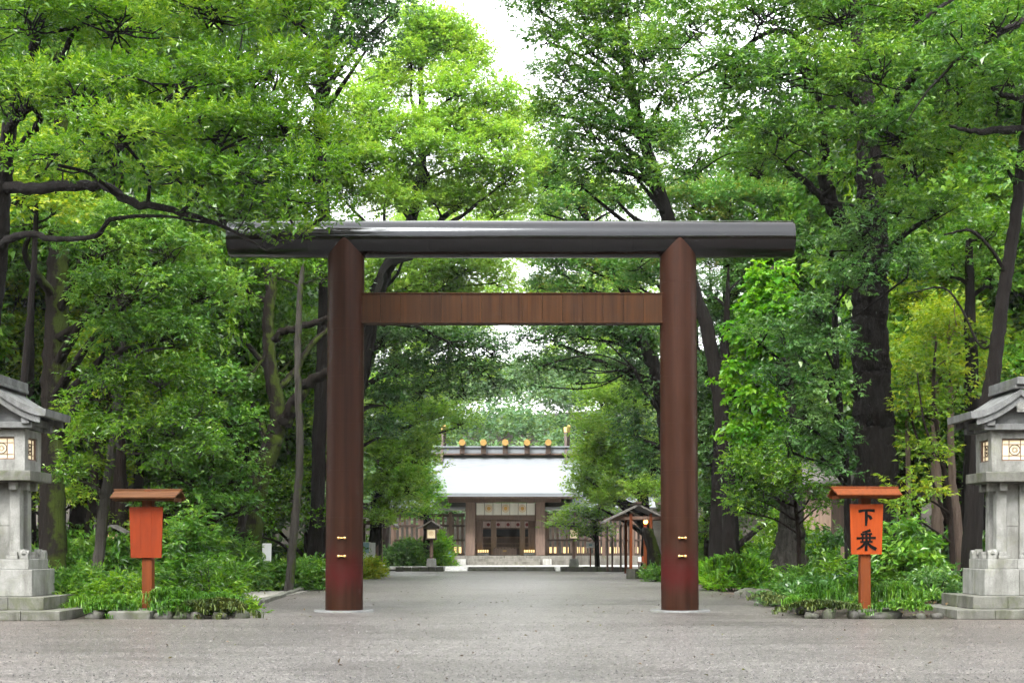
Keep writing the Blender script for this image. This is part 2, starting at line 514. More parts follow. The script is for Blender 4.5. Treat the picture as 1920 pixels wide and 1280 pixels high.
M['wood_weathered'] = simple('wood_weathered', (0.10, 0.085, 0.075), (0.24, 0.21, 0.19), 3.0, 0.7, 0.4, 0.01, (4, 4, 1))
M['copper_roof'] = simple('copper_roof', (0.20, 0.215, 0.235), (0.26, 0.278, 0.30), 2.0, 0.38, 0.05, 0.004, (0.4, 2, 4))
M['copper_roof'].node_tree.nodes['Principled BSDF'].inputs['Specular IOR Level'].default_value = 0.3
M['roof_shingle'] = simple('roof_shingle', (0.10, 0.095, 0.09), (0.24, 0.225, 0.21), 5.0, 0.65, 0.5, 0.02, (4, 1, 1))
M['plaster'] = simple('plaster', (0.60, 0.60, 0.58), (0.72, 0.72, 0.70), 3, 0.7, 0.1, 0.005)
M['cloth_white'] = simple('cloth_white', (0.74, 0.71, 0.62), (0.82, 0.79, 0.72), 6, 0.8, 0.3, 0.01, (4, 4, 0.4))
M['cloth_pink'] = simple('cloth_pink', (0.55, 0.44, 0.42), (0.66, 0.54, 0.51), 6, 0.8, 0.3, 0.01, (4, 4, 0.4))
M['crest_gold'] = simple('crest_gold', (0.62, 0.36, 0.09), (0.74, 0.46, 0.14), 9, 0.6, 0.1, 0.003)
M['crest_red'] = simple('crest_red', (0.16, 0.018, 0.02), (0.24, 0.03, 0.03), 9, 0.7, 0.1, 0.003)
M['paint_white'] = simple('paint_white', (0.70, 0.70, 0.69), (0.80, 0.80, 0.79), 5, 0.5, 0.1, 0.003)
M['paint_red'] = simple('paint_red', (0.28, 0.055, 0.030), (0.38, 0.08, 0.04), 5, 0.5, 0.15, 0.003)
M['poster_teal'] = simple('poster_teal', (0.12, 0.28, 0.33), (0.35, 0.52, 0.55), 9, 0.35, 0.0, 0.001)
M['opening_shade'] = simple('opening_shade', (0.012, 0.012, 0.016), (0.025, 0.024, 0.028), 3, 0.8, 0.1, 0.005)  # near-black colour standing in for the unlit depth of an opening

def glow(name, col, strength):
    m, nt, b = new_mat(name)
    b.inputs['Base Color'].default_value = (0.5, 0.45, 0.36, 1)
    n = noise(nt, 5, 3, 0.5, geo_pos(nt))
    r = ramp(nt, [(0.2, tuple(c * 0.85 for c in col)), (0.8, col)], n.outputs['Fac'])
    nt.links.new(r.outputs[0], b.inputs['Emission Color'])
    b.inputs['Emission Strength'].default_value = strength
    b.inputs['Roughness'].default_value = 0.6
    return m
M['paper_lit'] = glow('paper_lit', (1.0, 0.80, 0.47), 0.20)
M['paper_lit_side'] = glow('paper_lit_side', (1.0, 0.62, 0.24), 0.42)
M['lamp_warm'] = glow('lamp_warm', (1.0, 0.66, 0.26), 0.5)
M['lamp_orange'] = glow('lamp_orange', (1.0, 0.34, 0.06), 5.0)

# ------------------------------------------------------------------ ground
def smooth(a, b, x):
    t = np.clip((x - a) / (b - a), 0, 1)
    return t * t * (3 - 2 * t)

def ground_h(x, y):
    x = np.asarray(x, float); y = np.asarray(y, float)
    ax = np.abs(x + 0.15)
    h = -0.06 + smooth(6.9, 9.5, ax) * smooth(26.5, 30, y) * 0.22
    h = h + smooth(10, 30, ax) * smooth(30, 50, y) * 0.7
    h = h + 0.05 * np.sin(x * 1.3 + y * 0.7) * smooth(7.5, 9, ax) * smooth(28, 30, y)
    lp = smooth(-6.0, -6.6, x) * smooth(32.0, 32.6, y) * smooth(45.5, 44.5, y) * smooth(-16, -14, x)   # side path, left
    rp = smooth(6.0, 6.5, x) * smooth(41.5, 42.5, y) * smooth(53, 52, y)                # side path, right
    h = h * (1 - np.maximum(lp, rp)) + (-0.06) * np.maximum(lp, rp)
    pl = smooth(84, 85, y) * smooth(20, 17, ax) * smooth(118, 112, y)
    h = h * (1 - pl) + 0.10 * pl
    hill = smooth(122, 215, y) * 17 + smooth(150, 330, y) * 12
    h = h + hill * (0.9 + 0.14 * np.sin(x * 0.03 + 1.0))
    return h

def grid_sheet(name, xs, ys, hf, mat):
    X, Y = np.meshgrid(xs, ys)
    Z = hf(X, Y)
    V = np.stack([X, Y, Z], -1).reshape(-1, 3)
    nx, ny = len(xs), len(ys)
    i = np.arange(nx * ny).reshape(ny, nx)
    Q = np.stack([i[:-1, :-1], i[:-1, 1:], i[1:, 1:], i[1:, :-1]], -1).reshape(-1, 4)
    return link(name, np_mesh(name, V, Q, True), mat)

xs = np.unique(np.concatenate([np.arange(-300, -60, 30), np.arange(-60, 60.1, 1.2), np.arange(90, 301, 30)]))
ys = np.unique(np.concatenate([np.arange(-150, 20, 34), np.arange(20, 60, 0.6), np.arange(60, 130, 1.5), np.arange(130, 340, 6), np.arange(340, 421, 20)]))
g = grid_sheet('ground', xs, ys, ground_h, M['soil'])
tag(g, kind='structure')

def flat_poly(name, pts, z, mat, kind='structure'):
    me = pd_mesh(name, [(x, y, z) for x, y in pts], [list(range(len(pts)))])
    o = link(name, me, mat)
    return tag(o, kind=kind)

rr_ = random.Random(3)
def wob(p, q, n, a):
    out = []
    for i in range(n):
        t = i / n
        out.append((p[0] + (q[0] - p[0]) * t + rr_.uniform(-a, a), p[1] + (q[1] - p[1]) * t + rr_.uniform(-a, a)))
    return out
# gravel forecourt and approach, one sheet
edge = []
edge += [(-45, -40), (45, -40), (45, 27.6)]
edge += wob((45, 27.6), (9.0, 27.6), 16, 0.08) + wob((9.0, 27.6), (5.75, 27.75), 8, 0.06) + wob((5.75, 27.75), (6.5, 40.5), 16, 0.08)
edge += wob((6.5, 40.5), (6.45, 83.6), 26, 0.12)
edge += [(6.4, 83.7), (-7.3, 83.7)]
edge += wob((-7.3, 83.7), (-6.7, 46), 22, 0.12) + wob((-6.7, 46), (-6.2, 32.6), 10, 0.06) + wob((-6.2, 32.6), (-5.45, 27.6), 8, 0.05)
edge += wob((-5.45, 27.6), (-45, 27.4), 20, 0.06)
gv = flat_poly('gravel_road', edge, 0.0, M['gravel'])
gv['kind'] = 'structure'
flat_poly('earth_path', [(6.4, 42.2), (30, 42.0), (30, 52.5), (6.4, 52.3)], -0.03, M['earth_path'])

# pale paving of the side path: slabs one by one
sp = bpy.data.objects.new('paved_path', None); COL.objects.link(sp); tag(sp, kind='structure')
slab = MB().box(0, 0, 0, 1.18, 1.58, 0.09, 0.012)
slab_me = None
k = 0
for j in range(7):
    for i in range(8):
        x = -7.0 - i * 1.2 - 0.02 * (j % 2); y = 34.0 + j * 1.6
        if slab_me is None:
            o = slab.build('paving_slab', M['paving'], sp); slab_me = o.data
        else:
            o = link('paving_slab', slab_me, None, sp)
        o.location = (x, y, -0.012 + rr_.uniform(-0.006, 0.006))
        o.rotation_euler = (0, 0, rr_.uniform(-0.006, 0.006))
# kerb along the mouth of that path
def kerb_run(name, label, p0, p1, n, w, h, mat, z=0.0, jit=0.02, group=None):
    t = thing(name, label, 'kerb', (p0[0], p0[1], 0), 0, group)
    dx, dy = p1[0] - p0[0], p1[1] - p0[1]
    L = math.hypot(dx, dy) / n
    a = math.atan2(dy, dx)
    for i in range(n):
        lx = dx * (i + 0.5) / n; ly = dy * (i + 0.5) / n
        o = MB().box(0, 0, h / 2, L * rr_.uniform(0.95, 0.985), w * rr_.uniform(0.85, 1.1), h * rr_.uniform(0.85, 1.1), 0.02).build('kerb_stone', mat, t)
        o.location = (lx + rr_.uniform(-jit, jit), ly + rr_.uniform(-jit, jit), z)
        o.rotation_euler = (rr_.uniform(-0.02, 0.02), rr_.uniform(-0.02, 0.02), a + rr_.uniform(-0.02, 0.02))
    return t
kerb_run('kerb', 'low weathered stone kerb at the mouth of the pale side path', (-6.15, 32.7), (-6.75, 45.5), 10, 0.22, 0.14, M['granite_mossy'], -0.04)
kerb_run('kerb', 'flat grey kerb stones edging the brown earth path by the bushy clump', (6.55, 41.0), (7.6, 45.2), 5, 0.3, 0.16, M['granite_mossy'], -0.04)
kerb_run('kerb', 'long low stone kerb before the garden bed under the lantern with green bushes', tuple(W(742, 1070, 82)[:2]), tuple(W(832, 1070, 82)[:2]), 6, 0.35, 0.26, M['rock_moss'], 0.0)
kerb_run('kerb', 'long mossy kerb below the post lantern and the small white board', tuple(W(1053, 1070, 82)[:2]), tuple(W(1180, 1070, 80)[:2]), 9, 0.4, 0.28, M['rock_moss'], 0.0)
kerb_run('kerb', 'thick mossy kerb stones beside the stump near the orange lamp', tuple(W(1183, 1086, 61)[:2]), tuple(W(1250, 1086, 63)[:2]), 3, 0.5, 0.5, M['rock_moss'], 0.0)

# loose pebbles lying on the forecourt (uncountable)
rng = np.random.default_rng(5)
NP = 9000
py_ = 13.2 + (rng.random(NP) ** 1.5) * 13.5
px_ = (rng.random(NP) * 2 - 1) * py_ * 0.40
s = rng.uniform(0.005, 0.012, NP)
P = np.stack([px_, py_, np.full(NP, 0.002)], -1)
a0 = rng.random(NP) * 6.28
base = []
for k in range(4):
    a = a0 + k * math.pi / 2 + rng.normal(0, 0.25, NP)
    base.append(P + np.stack([np.cos(a) * s * rng.uniform(0.7, 1.3, NP), np.sin(a) * s * rng.uniform(0.7, 1.3, NP), 0 * s], -1))
for k in range(4):
    a = a0 + k * math.pi / 2 + 0.3
    base.append(P + np.stack([np.cos(a) * s * 0.55, np.sin(a) * s * 0.55, s * rng.uniform(0.5, 1.0, NP)], -1))
V = np.stack(base, 1).reshape(-1, 3)
o8 = (np.arange(NP) * 8)[:, None, None]
fq = np.array([[0, 1, 5, 4], [1, 2, 6, 5], [2, 3, 7, 6], [3, 0, 4, 7], [4, 5, 6, 7]])[None] + o8
pb = link('loose_gravel', np_mesh('loose_gravel', V, fq.reshape(-1, 4), False, np.repeat(rng.random(NP), 5)), M['pebble'])
tag(pb, 'loose grey pebbles scattered on the gravel forecourt', 'gravel', kind='stuff')

# ------------------------------------------------------------------ torii
YT = 31.0
tor = thing('torii_gate', 'huge rust-brown steel shrine gate spanning the gravel approach', 'gate', (0, YT, 0))
def ring_section(profile, seg=96):
    """lathe around Z from (r, z) list"""
    n = len(profile)
    ang = np.linspace(0, 2 * math.pi, seg, endpoint=False)
    V = np.array([[r * math.cos(a), r * math.sin(a), z] for r, z in profile for a in ang])
    i = np.arange(n * seg).reshape(n, seg)
    Q = np.stack([i[:-1], np.roll(i[:-1], -1, 1), np.roll(i[1:], -1, 1), i[1:]], -1).reshape(-1, 4)
    return V, Q
ZB = W(0, 449, YT)[2]            # beam centre height
RB = 0.398
LEAN = 0.048
for sx in (-1, 1):
    post = bpy.data.objects.new('post', None); COL.objects.link(post); post.parent = tor
    post.location = (sx * 3.66, 0, 0)
    nsec = 8
    H = ZB + 0.05
    for i in range(nsec):
        z0, z1 = H * i / nsec, H * (i + 1) / nsec
        rf = lambda z: 0.408 - 0.012 * z / H
        prof = [(rf(z0) - 0.003, z0), (rf(z0), z0 + 0.0025), (rf(z1), z1 - 0.0025), (rf(z1) - 0.003, z1)]
        V, Q = ring_section(prof)
        V[:, 0] -= sx * LEAN * V[:, 2] / H
        link('post_section', np_mesh('post_section', V, Q, False), M['steel_post'], post)
    # brass pull fittings: two knobs joined by a short bar, twice
    for zc in (1.4 + (HZ - 1008) / (F / 30.6), 1.4 + (HZ - 1042) / (F / 30.6)):
        mb = MB()
        x0 = 0.0
        yy = -0.408 - 0.035
        mb.cyl((x0 - 0.05, yy, zc), (x0 + 0.05, yy, zc), 0.017, seg=10)
        for q in (-1, 1):
            mt = Matrix.Translation((x0 + q * 0.065, yy, zc))
            bmesh.ops.create_uvsphere(mb.bm, u_segments=12, v_segments=8, radius=0.036, matrix=mt)
            mb.cyl((x0 + q * 0.065, yy, zc), (x0 + q * 0.065, -0.39, zc), 0.02, seg=8)
        mb.build('brass_fitting', M['brass'], post, smooth=True)
    # stone collar slab
    mb = MB()
    mb.cyl((0, 0, 0.001), (0, 0, 0.035), 0.66, 0.64, 40)
    mb.build('foot_slab', M['granite_roof'], post)
# top beam in welded drums
beam = bpy.data.objects.new('top_beam', None); COL.objects.link(beam); beam.parent = tor
beam.location = (0, 0, ZB)
x0, x1 = W(429, 0, YT)[0], W(1487, 0, YT)[0]
nsec = 14
for i in range(nsec):
    a, b = x0 + (x1 - x0) * i / nsec, x0 + (x1 - x0) * (i + 1) / nsec
    prof = [(RB - 0.002, a), (RB, a + 0.0015), (RB, b - 0.0015), (RB - 0.002, b)]
    if i == 0:
        prof = [(0.0, a), (RB - 0.05, a), (RB - 0.012, a + 0.012), (RB, a + 0.05)] + prof[2:]
    if i == nsec - 1:
        prof = prof[:2] + [(RB, b - 0.05), (RB - 0.012, b - 0.012), (RB - 0.05, b), (0.0, b)]
    V, Q = ring_section(prof)
    V = V[:, [2, 1, 0]]; V[:, 2] *= -1
    link('beam_drum', np_mesh('beam_drum', V, Q, False), M['steel_top'], beam)
# tie beam in riveted plates
tie = bpy.data.objects.new('tie_beam', None); COL.objects.link(tie); tie.parent = tor
zt0, zt1 = W(0, 603, YT - 0.17)[2], W(0, 551, YT - 0.17)[2]
tie.location = (0, 0, (zt0 + zt1) / 2)
xl, xr = -3.29, 3.29
npl = 15
for i in range(npl):
    a, b = xl + (xr - xl) * i / npl, xl + (xr - xl) * (i + 1) / npl
    MB().box((a + b) / 2, rr_.uniform(-0.002, 0.002), 0, b - a - 0.006, 0.32, zt1 - zt0, 0.006).build('beam_plate', M['steel_tie'], tie)
for zz, nm in ((zt1 - zt0, 'top_cap'), (-(zt1 - zt0), 'bottom_cap')):
    MB().box(0, 0, zz / 2 + math.copysign(0.014, zz), xr - xl, 0.36, 0.028, 0.006).build(nm, M['steel_tie'], tie)
MB().box(0, 0, 0, xr - xl - 0.02, 0.28, zt1 - zt0 - 0.03).build('beam_core', M['steel_top'], tie)

# ------------------------------------------------------------------ stone lanterns
def copy_tree(o, parent=None):
    c = o.copy(); COL.objects.link(c); c.parent = parent
    for ch in list(o.children):
        copy_tree(ch, c)
    return c

def crest(mb, cx, cy, cz, r, axis='Y', petals=16):
    """ring and petals of a flower crest standing in the XZ (or YZ) plane, thin solids"""
    def put(x, z):
        return (cx + x, cy, cz + z) if axis == 'Y' else (cx, cy + x, cz + z)
    n = 28
    d = 0.006
    for i in range(n):
        a0, a1 = 2 * math.pi * i / n, 2 * math.pi * (i + 1) / n
        p0 = put(math.cos(a0) * r, math.sin(a0) * r); p1 = put(math.cos(a1) * r, math.sin(a1) * r)
        mb.cyl(p0, p1, r * 0.085, seg=6)
    for i in range(petals):
        a = 2 * math.pi * i / petals
        mb.cyl(put(math.cos(a) * r * 0.22, math.sin(a) * r * 0.22), put(math.cos(a) * r * 0.62, math.sin(a) * r * 0.62), r * 0.03, r * 0.075, seg=5)

def stone_lantern(label, loc, rz=0.0):
    t = thing('stone_lantern', label, 'stone lantern', loc, rz, 'stone lanterns flanking the gate')
    G, GM, GR = M['granite'], M['granite_mossy'], M['granite_roof']
    # stepped base: each course of several stones
    base = bpy.data.objects.new('base', None); COL.objects.link(base); base.parent = t
    def course(h, z0, z1, n, mat, bev=0.015):
        L = 2 * h / n
        for i in range(n):
            for j in range(2):
                MB().box(-h + L * (i + 0.5), (-h / 2 if j == 0 else h / 2), (z0 + z1) / 2, L - 0.006, h - 0.006, z1 - z0, bev).build('base_stone', mat, base)
    course(1.50, 0.0, 0.18, 4, GM)
    course(1.04, 0.182, 0.43, 3, GM)
    course(0.70, 0.432, 0.96, 2, G)
    course(0.60, 0.962, 1.16, 2, G)
    # stepped scroll feet at the corners
    for sx in (-1, 1):
        for sy in (-1, 1):
            mb = MB()
            mb.box(sx * 0.50, sy * 0.50, 1.22, 0.17, 0.17, 0.115, 0.012)
            mb.box(sx * 0.44, sy * 0.44, 1.30, 0.13, 0.13, 0.11, 0.012)
            mb.cyl((sx * 0.50, sy * 0.41, 1.285), (sx * 0.50, sy * 0.585, 1.285), 0.05, seg=12)
            mb.cyl((sx * 0.41, sy * 0.50, 1.285), (sx * 0.585, sy * 0.50, 1.285), 0.05, seg=12)
            mb.build('corner_foot', G, t)
    for a in range(4):          # carved step ornament on each face
        mb = MB()
        rot = Matrix.Rotation(a * math.pi / 2, 4, 'Z')
        for (x, z, w) in ((0.22, 1.20, 0.24), (0.25, 1.27, 0.16), (-0.22, 1.20, 0.24), (-0.25, 1.27, 0.16)):
            p = rot @ Vector((x, -0.43, z))
            mb.box(p.x, p.y, p.z, w, 0.09, 0.07, 0.01, rot)
        mb.build('step_ornament', G, t)
    # shaft: core with corner pilasters
    sh = bpy.data.objects.new('shaft', None); COL.objects.link(sh); sh.parent = t
    MB().box(0, 0, 1.49, 0.50, 0.50, 0.66, 0.01).build('core_block', G, sh)
    MB().box(0, 0, 2.255, 0.50, 0.50, 0.86, 0.01).build('core_block', G, sh)
    for sx in (-1, 1):
        for sy in (-1, 1):
            MB().box(sx * 0.235, sy * 0.235, 1.92, 0.215, 0.215, 1.52, 0.018, None, 0.97).build('pilaster', G, sh)
            mb = MB()
            mb.box(sx * 0.40, sy * 0.235, 2.61, 0.17, 0.15, 0.16, 0.015)
            mb.box(sx * 0.235, sy * 0.40, 2.61, 0.15, 0.17, 0.16, 0.015)
            mb.build('bracket', G, sh)
    # ledge
    led = MB()
    led.box(0, 0, 2.805, 1.30, 1.30, 0.20, 0.018)
    led.box(0, 0, 2.70, 1.02, 1.02, 0.035, 0.008)
    led.build('ledge', M['granite_mossy'], t)
    # fire box with four windows
    fb = bpy.data.objects.new('fire_box', None); COL.objects.link(fb); fb.parent = t
    z0, z1 = 2.908, 3.74
    hw = 0.47
    for sx in (-1, 1):
        for sy in (-1, 1):
            MB().box(sx * 0.385, sy * 0.385, (z0 + z1) / 2, 0.20, 0.20, z1 - z0, 0.014, None, 1.08).build('corner_post', G, fb)
    for a in range(4):
        rot = Matrix.Rotation(a * math.pi / 2, 4, 'Z')
        def bx(mb, x, y, z, sx, sy, sz, bev=0.0):
            p = rot @ Vector((x, y, z))
            mb.box(p.x, p.y, p.z, sx, sy, sz, bev, rot)
        mb = MB(); bx(mb, 0, -0.42, 3.02, 0.58, 0.13, 0.22, 0.01); mb.build('sill_stone', G, fb)
        mb = MB(); bx(mb, 0, -0.42, 3.655, 0.58, 0.13, 0.16, 0.01); mb.build('lintel_stone', G, fb)
        win = bpy.data.objects.new('window', None); COL.objects.link(win); win.parent = fb
        win.parent = t
        mb = MB(); bx(mb, 0, -0.40, 3.355, 0.56, 0.02, 0.45); mb.build('paper_pane', M['paper_lit'], win)
        mb = MB()
        for x in (-0.265, 0.265): bx(mb, x, -0.425, 3.355, 0.03, 0.04, 0.45)
        for z in (3.145, 3.56): bx(mb, 0, -0.425, z, 0.525, 0.038, 0.03)
        for x in (-0.115, 0.115): bx(mb, x, -0.42, 3.355, 0.012, 0.02, 0.44)
        for z in (3.24, 3.465): bx(mb, 0, -0.42, z, 0.46, 0.018, 0.012)
        mb.build('window_frame', M['wood_brown'], win)
        mb = MB()
        p = rot @ Vector((0, -0.425, 3.355))
        crest(mb, p.x, p.y, p.z, 0.105, 'Y' if a % 2 == 0 else 'X', 12)
        mb.build('crest', M['wood_dark'], win)
    # beams under the roof, gable, curved roof, ridge
    mb = MB()
    for y in (-0.56, 0.56): mb.box(0, y, 3.80, 1.36, 0.16, 0.12, 0.012)
    for x in (-0.56, 0.56): mb.box(x, 0, 3.885, 0.16, 1.40, 0.13, 0.012)
    mb.box(0, 0, 3.79, 1.06, 1.06, 0.10, 0.01)
    mb.build('eave_beam', GR, t)
    n = 15
    def prof(x):
        u = abs(x) / 1.0
        return 3.97 + 0.50 * (1 - u) ** 1.55 + 0.035 * u ** 4
    X = np.linspace(-1.0, 1.0, 2 * n + 1)
    top = [(x, prof(x) + 0.075 + 0.02 * abs(x)) for x in X]
    bot = [(x * 0.985, prof(x) - 0.045) for x in X]
    rf = MB().strip_prism(top, bot, -0.78, 0.78).build('roof', GR, t)
    # bargeboards, set back from the roof edge
    for y in (-0.735, 0.655):
        xb = np.linspace(-0.86, 0.86, 21)
        MB().strip_prism([(x, prof(x) - 0.047) for x in xb], [(x, prof(x) - 0.047 - (0.15 - 0.02 * abs(x))) for x in xb], y, y + 0.08).build('bargeboard', GR, t)
    for y in (-0.52, 0.52):
        xb = np.linspace(-0.72, 0.72, 17)
        MB().strip_prism([(x, prof(x) - 0.05) for x in xb], [(x, 3.86) for x in xb], y - 0.03, y + 0.03).build('gable_wall', GR, t)
    mb = MB(); mb.cyl((0, -0.745, 4.20), (0, -0.80, 4.20), 0.085, 0.08, 14); mb.box(0, -0.765, 4.13, 0.15, 0.05, 0.09, 0.008); mb.build('gable_pendant', G, t)
    mb = MB(); mb.box(0, 0, 4.585, 0.26, 1.60, 0.07, 0.012); mb.build('ridge_base', GR, t)
    mb = MB(); mb.box(0, 0, 4.70, 0.20, 1.72, 0.15, 0.015); mb.build('ridge_stone', GR, t)
    return t
stone_lantern('tall pale stone lantern beside the orange lettered sign, lit windows with a round crest', (10.12, 29.05, 0))
stone_lantern('tall pale stone lantern cut by the picture edge beside the blank orange sign', (-10.10, 28.55, 0))

# ------------------------------------------------------------------ orange sign posts
def stroke(mb, pts, widths, x0, z0, s, y, th=0.006):
    P = catmull([(a, b, 0) for a, b in pts], 5)[:, :2] if len(pts) > 2 else np.array([np.array(pts[0]) + (np.array(pts[1]) - np.array(pts[0])) * t for t in np.linspace(0, 1, 6)])
    w = 1.3 * np.interp(np.linspace(0, 1, len(P)), np.linspace(0, 1, len(widths)), widths)
    T = np.gradient(P, axis=0); T /= np.linalg.norm(T, axis=1)[:, None]
    N = np.stack([-T[:, 1], T[:, 0]], -1)
    A = P + N * w[:, None] / 2; B = P - N * w[:, None] / 2
    A = [(x0 + a * s, z0 + b * s) for a, b in A]; B = [(x0 + a * s, z0 + b * s) for a, b in B]
    mb.strip_prism(A, B, y - th, y)

def sign_post(label, base, rz, lettered):
    t = thing('sign_post', label, 'sign', base, rz, 'orange sign posts beside the gate')
    po = M['orange_wood']
    pm = M['orange'] if lettered else M['orange_dark']
    MB().box(0, 0, 1.30, 0.21, 0.19, 2.56, 0.012).build('post', po, t)
    # panel of upright boards, narrowing a little downwards
    pan = bpy.data.objects.new('panel', None); COL.objects.link(pan); pan.parent = t
    zb, zt = 1.30, 2.34
    yf = -0.145
    n = 3
    for i in range(n):
        wt, wb = 0.70, 0.64
        xa, xb = -0.5 + i / n, -0.5 + (i + 1) / n
        e = 0.0012
        f = yf
        mbb = MB()
        V = [(xa * wb + e, f, zb), (xb * wb - e, f, zb), (xb * wt - e, f, zt), (xa * wt + e, f, zt)]
        a = [mbb.bm.verts.new(v) for v in V]; b_ = [mbb.bm.verts.new((v[0], v[1] + 0.035, v[2])) for v in V]
        mbb.bm.faces.new(a); mbb.bm.faces.new(b_[::-1])
        for q in range(4): mbb.bm.faces.new((a[q], b_[q], b_[(q + 1) % 4], a[(q + 1) % 4]))
        mbb.build('board', pm, pan)
    if lettered:
        y = yf - 0.0005
        mb = MB()
        s = 0.36; x0 = -0.19; z0 = 1.88
        stroke(mb, [(0.05, 0.86), (0.5, 0.92), (1.0, 0.90)], [0.13, 0.10, 0.13], x0, z0, s, y)
        stroke(mb, [(0.50, 0.90), (0.51, 0.5), (0.49, 0.02)], [0.13, 0.14, 0.10], x0, z0, s, y - 0.0013)
        stroke(mb, [(0.56, 0.66), (0.72, 0.54), (0.80, 0.40)], [0.06, 0.14, 0.13], x0, z0, s, y - 0.0026)
        mb.build('lettering', M['ink'], t)
        mb = MB()
        s = 0.42; x0 = -0.22; z0 = 1.38
        st = [([(0.72, 1.0), (0.5, 0.93), (0.30, 0.90)], [0.11, 0.09, 0.05]),
              ([(0.22, 0.80), (0.5, 0.81), (0.80, 0.82)], [0.08, 0.06, 0.08]),
              ([(0.02, 0.60), (0.5, 0.62), (0.98, 0.62)], [0.09, 0.07, 0.10]),
              ([(0.20, 0.42), (0.5, 0.43), (0.82, 0.43)], [0.08, 0.06, 0.08]),
              ([(0.32, 0.80), (0.32, 0.42)], [0.09, 0.07]),
              ([(0.68, 0.80), (0.68, 0.42)], [0.09, 0.07]),
              ([(0.50, 0.92), (0.51, 0.5), (0.49, -0.02)], [0.09, 0.10, 0.11]),
              ([(0.46, 0.40), (0.28, 0.20), (0.02, 0.06)], [0.10, 0.09, 0.03]),
              ([(0.54, 0.40), (0.74, 0.20), (1.0, 0.06)], [0.07, 0.12, 0.13])]
        for i, (p, w) in enumerate(st):
            stroke(mb, p, w, x0, z0, s, y - 0.0011 * i)
        mb.build('lettering', M['ink'], t)
    # small gabled roof of boards
    rf = bpy.data.objects.new('roof', None); COL.objects.link(rf); rf.parent = t
    rm = M['orange_wood'] if lettered else M['roof_wood']
    for s_ in (-1, 1):
        for i in range(2):
            yy = s_ * (0.10 + 0.185 * i); zz = 2.66 - 0.075 * i - 0.03
            MB().box(0, yy, zz, 1.38 - 0.03 * i, 0.21, 0.035, 0.005, Matrix.Rotation(-s_ * 0.38, 4, 'X')).build('roof_board', rm, rf)
    MB().box(0, 0, 2.69, 1.41, 0.11, 0.04, 0.008).build('ridge_cap', rm, rf)
    for s_ in (-1, 1):
        MB().box(0, s_ * 0.31, 2.50, 1.30, 0.05, 0.07, 0.006).build('eave_rail', rm, rf)
        MB().box(s_ * 0.58, 0, 2.485, 0.06, 0.56, 0.08, 0.006).build('roof_bearer', rm, rf)
    MB().box(0, 0, 2.585, 0.12, 0.12, 0.20).build('post_head', po, t)
    return t
bR = W(1621, 1146, 29.6)
sr = sign_post('orange signboard lettered in black ink, with a small orange roof', (bR[0], 29.6, -0.05), R(3), True)
bL = W(278, 1152, 29.2)
sl = sign_post('blank orange-red signboard on a post with a brown roof', (bL[0], 29.2, -0.12), R(-4), False)

def rock(name, label, loc, size, seed, mat, parent=None, group=None, cat='stone', flat=1.0, sub=2):
    rg = np.random.default_rng(seed)
    bm = bmesh.new()
    bmesh.ops.create_icosphere(bm, subdivisions=sub, radius=1.0)
    ph = rg.uniform(0, 6, 9)
    for v in bm.verts:
        d = 1 + 0.16 * math.sin(3 * v.co.x + ph[0]) * math.cos(2.5 * v.co.y + ph[1]) + 0.12 * math.sin(5 * v.co.z + ph[2] + 3 * v.co.x) + rg.normal(0, 0.07)
        c = v.co * d
        # squarish
        c = Vector([math.copysign(abs(q) ** 0.75, q) for q in c])
        v.co = Vector((c.x * size[0], c.y * size[1], c.z * size[2] * flat))
    me = bpy.data.meshes.new(name); bm.to_mesh(me); bm.free()
    me.polygons.foreach_set('use_smooth', [True] * len(me.polygons))
    o = link(name, me, mat, parent, loc)
    o.rotation_euler = (0, 0, rg.uniform(0, 6))
    if label: tag(o, label, cat, group)
    return o
ft = MB().box(0, 0, 0.03, 0.82, 1.5, 0.24, 0.03).build('footing_stone', M['granite_mossy'], None, (bL[0], 28.45, 0.0))
tag(ft, 'flat grey footing slab under the blank orange-red sign', 'stone')
ft = rock('footing_stone', 'rough mossy boulder footing under the lettered orange sign', (bR[0], 28.7, 0.0), (0.48, 0.75, 0.17), 4, M['rock_moss'])

# mossy edging stones of the planted bed on the right
rk = random.Random(8)
edge_pts = []
for i in range(15):
    t_ = i / 14
    edge_pts.append((6.62 - 0.75 * t_ ** 1.6, 40.3 - 12.3 * t_))
for i in range(8):
    if abs(6.2 + i * 0.42 - bR[0]) > 0.5: edge_pts.append((6.2 + i * 0.42, 27.85 + rk.uniform(-0.05, 0.05)))
labels_edge = 'mossy edging stone along the gravel before the bed with the lettered sign'
for i, (x, y) in enumerate(edge_pts):
    sc = rk.choice((0.12, 0.18, 0.26, 0.36) if i < 12 else (0.09, 0.13, 0.17)) * rk.uniform(0.8, 1.15)
    x += rk.uniform(-0.12, 0.12); y += rk.uniform(-0.15, 0.25)
    rock('edging_stone', labels_edge, (x + 0.12, y + 0.12, 0.03), (sc, sc * rk.uniform(0.6, 1.0), sc * rk.uniform(0.5, 0.95)), 100 + i, M['rock_moss'], group='mossy edging stones of the bed with the lettered sign')
labels_edge = 'dark mossy edging stone under the green planting by the blank sign'
for i in range(11):
    x = -9.0 + i * 0.36
    if abs(x - bL[0]) < 0.45: continue
    sc = rk.uniform(0.10, 0.26)
    rock('edging_stone', labels_edge, (x + rk.uniform(-0.1, 0.1), 28.0 + rk.uniform(-0.1, 0.16), 0.02), (sc, sc * 0.8, sc * rk.uniform(0.5, 0.8)), 200 + i, M['rock_moss'], group='mossy edging stones of the bed with the blank sign')

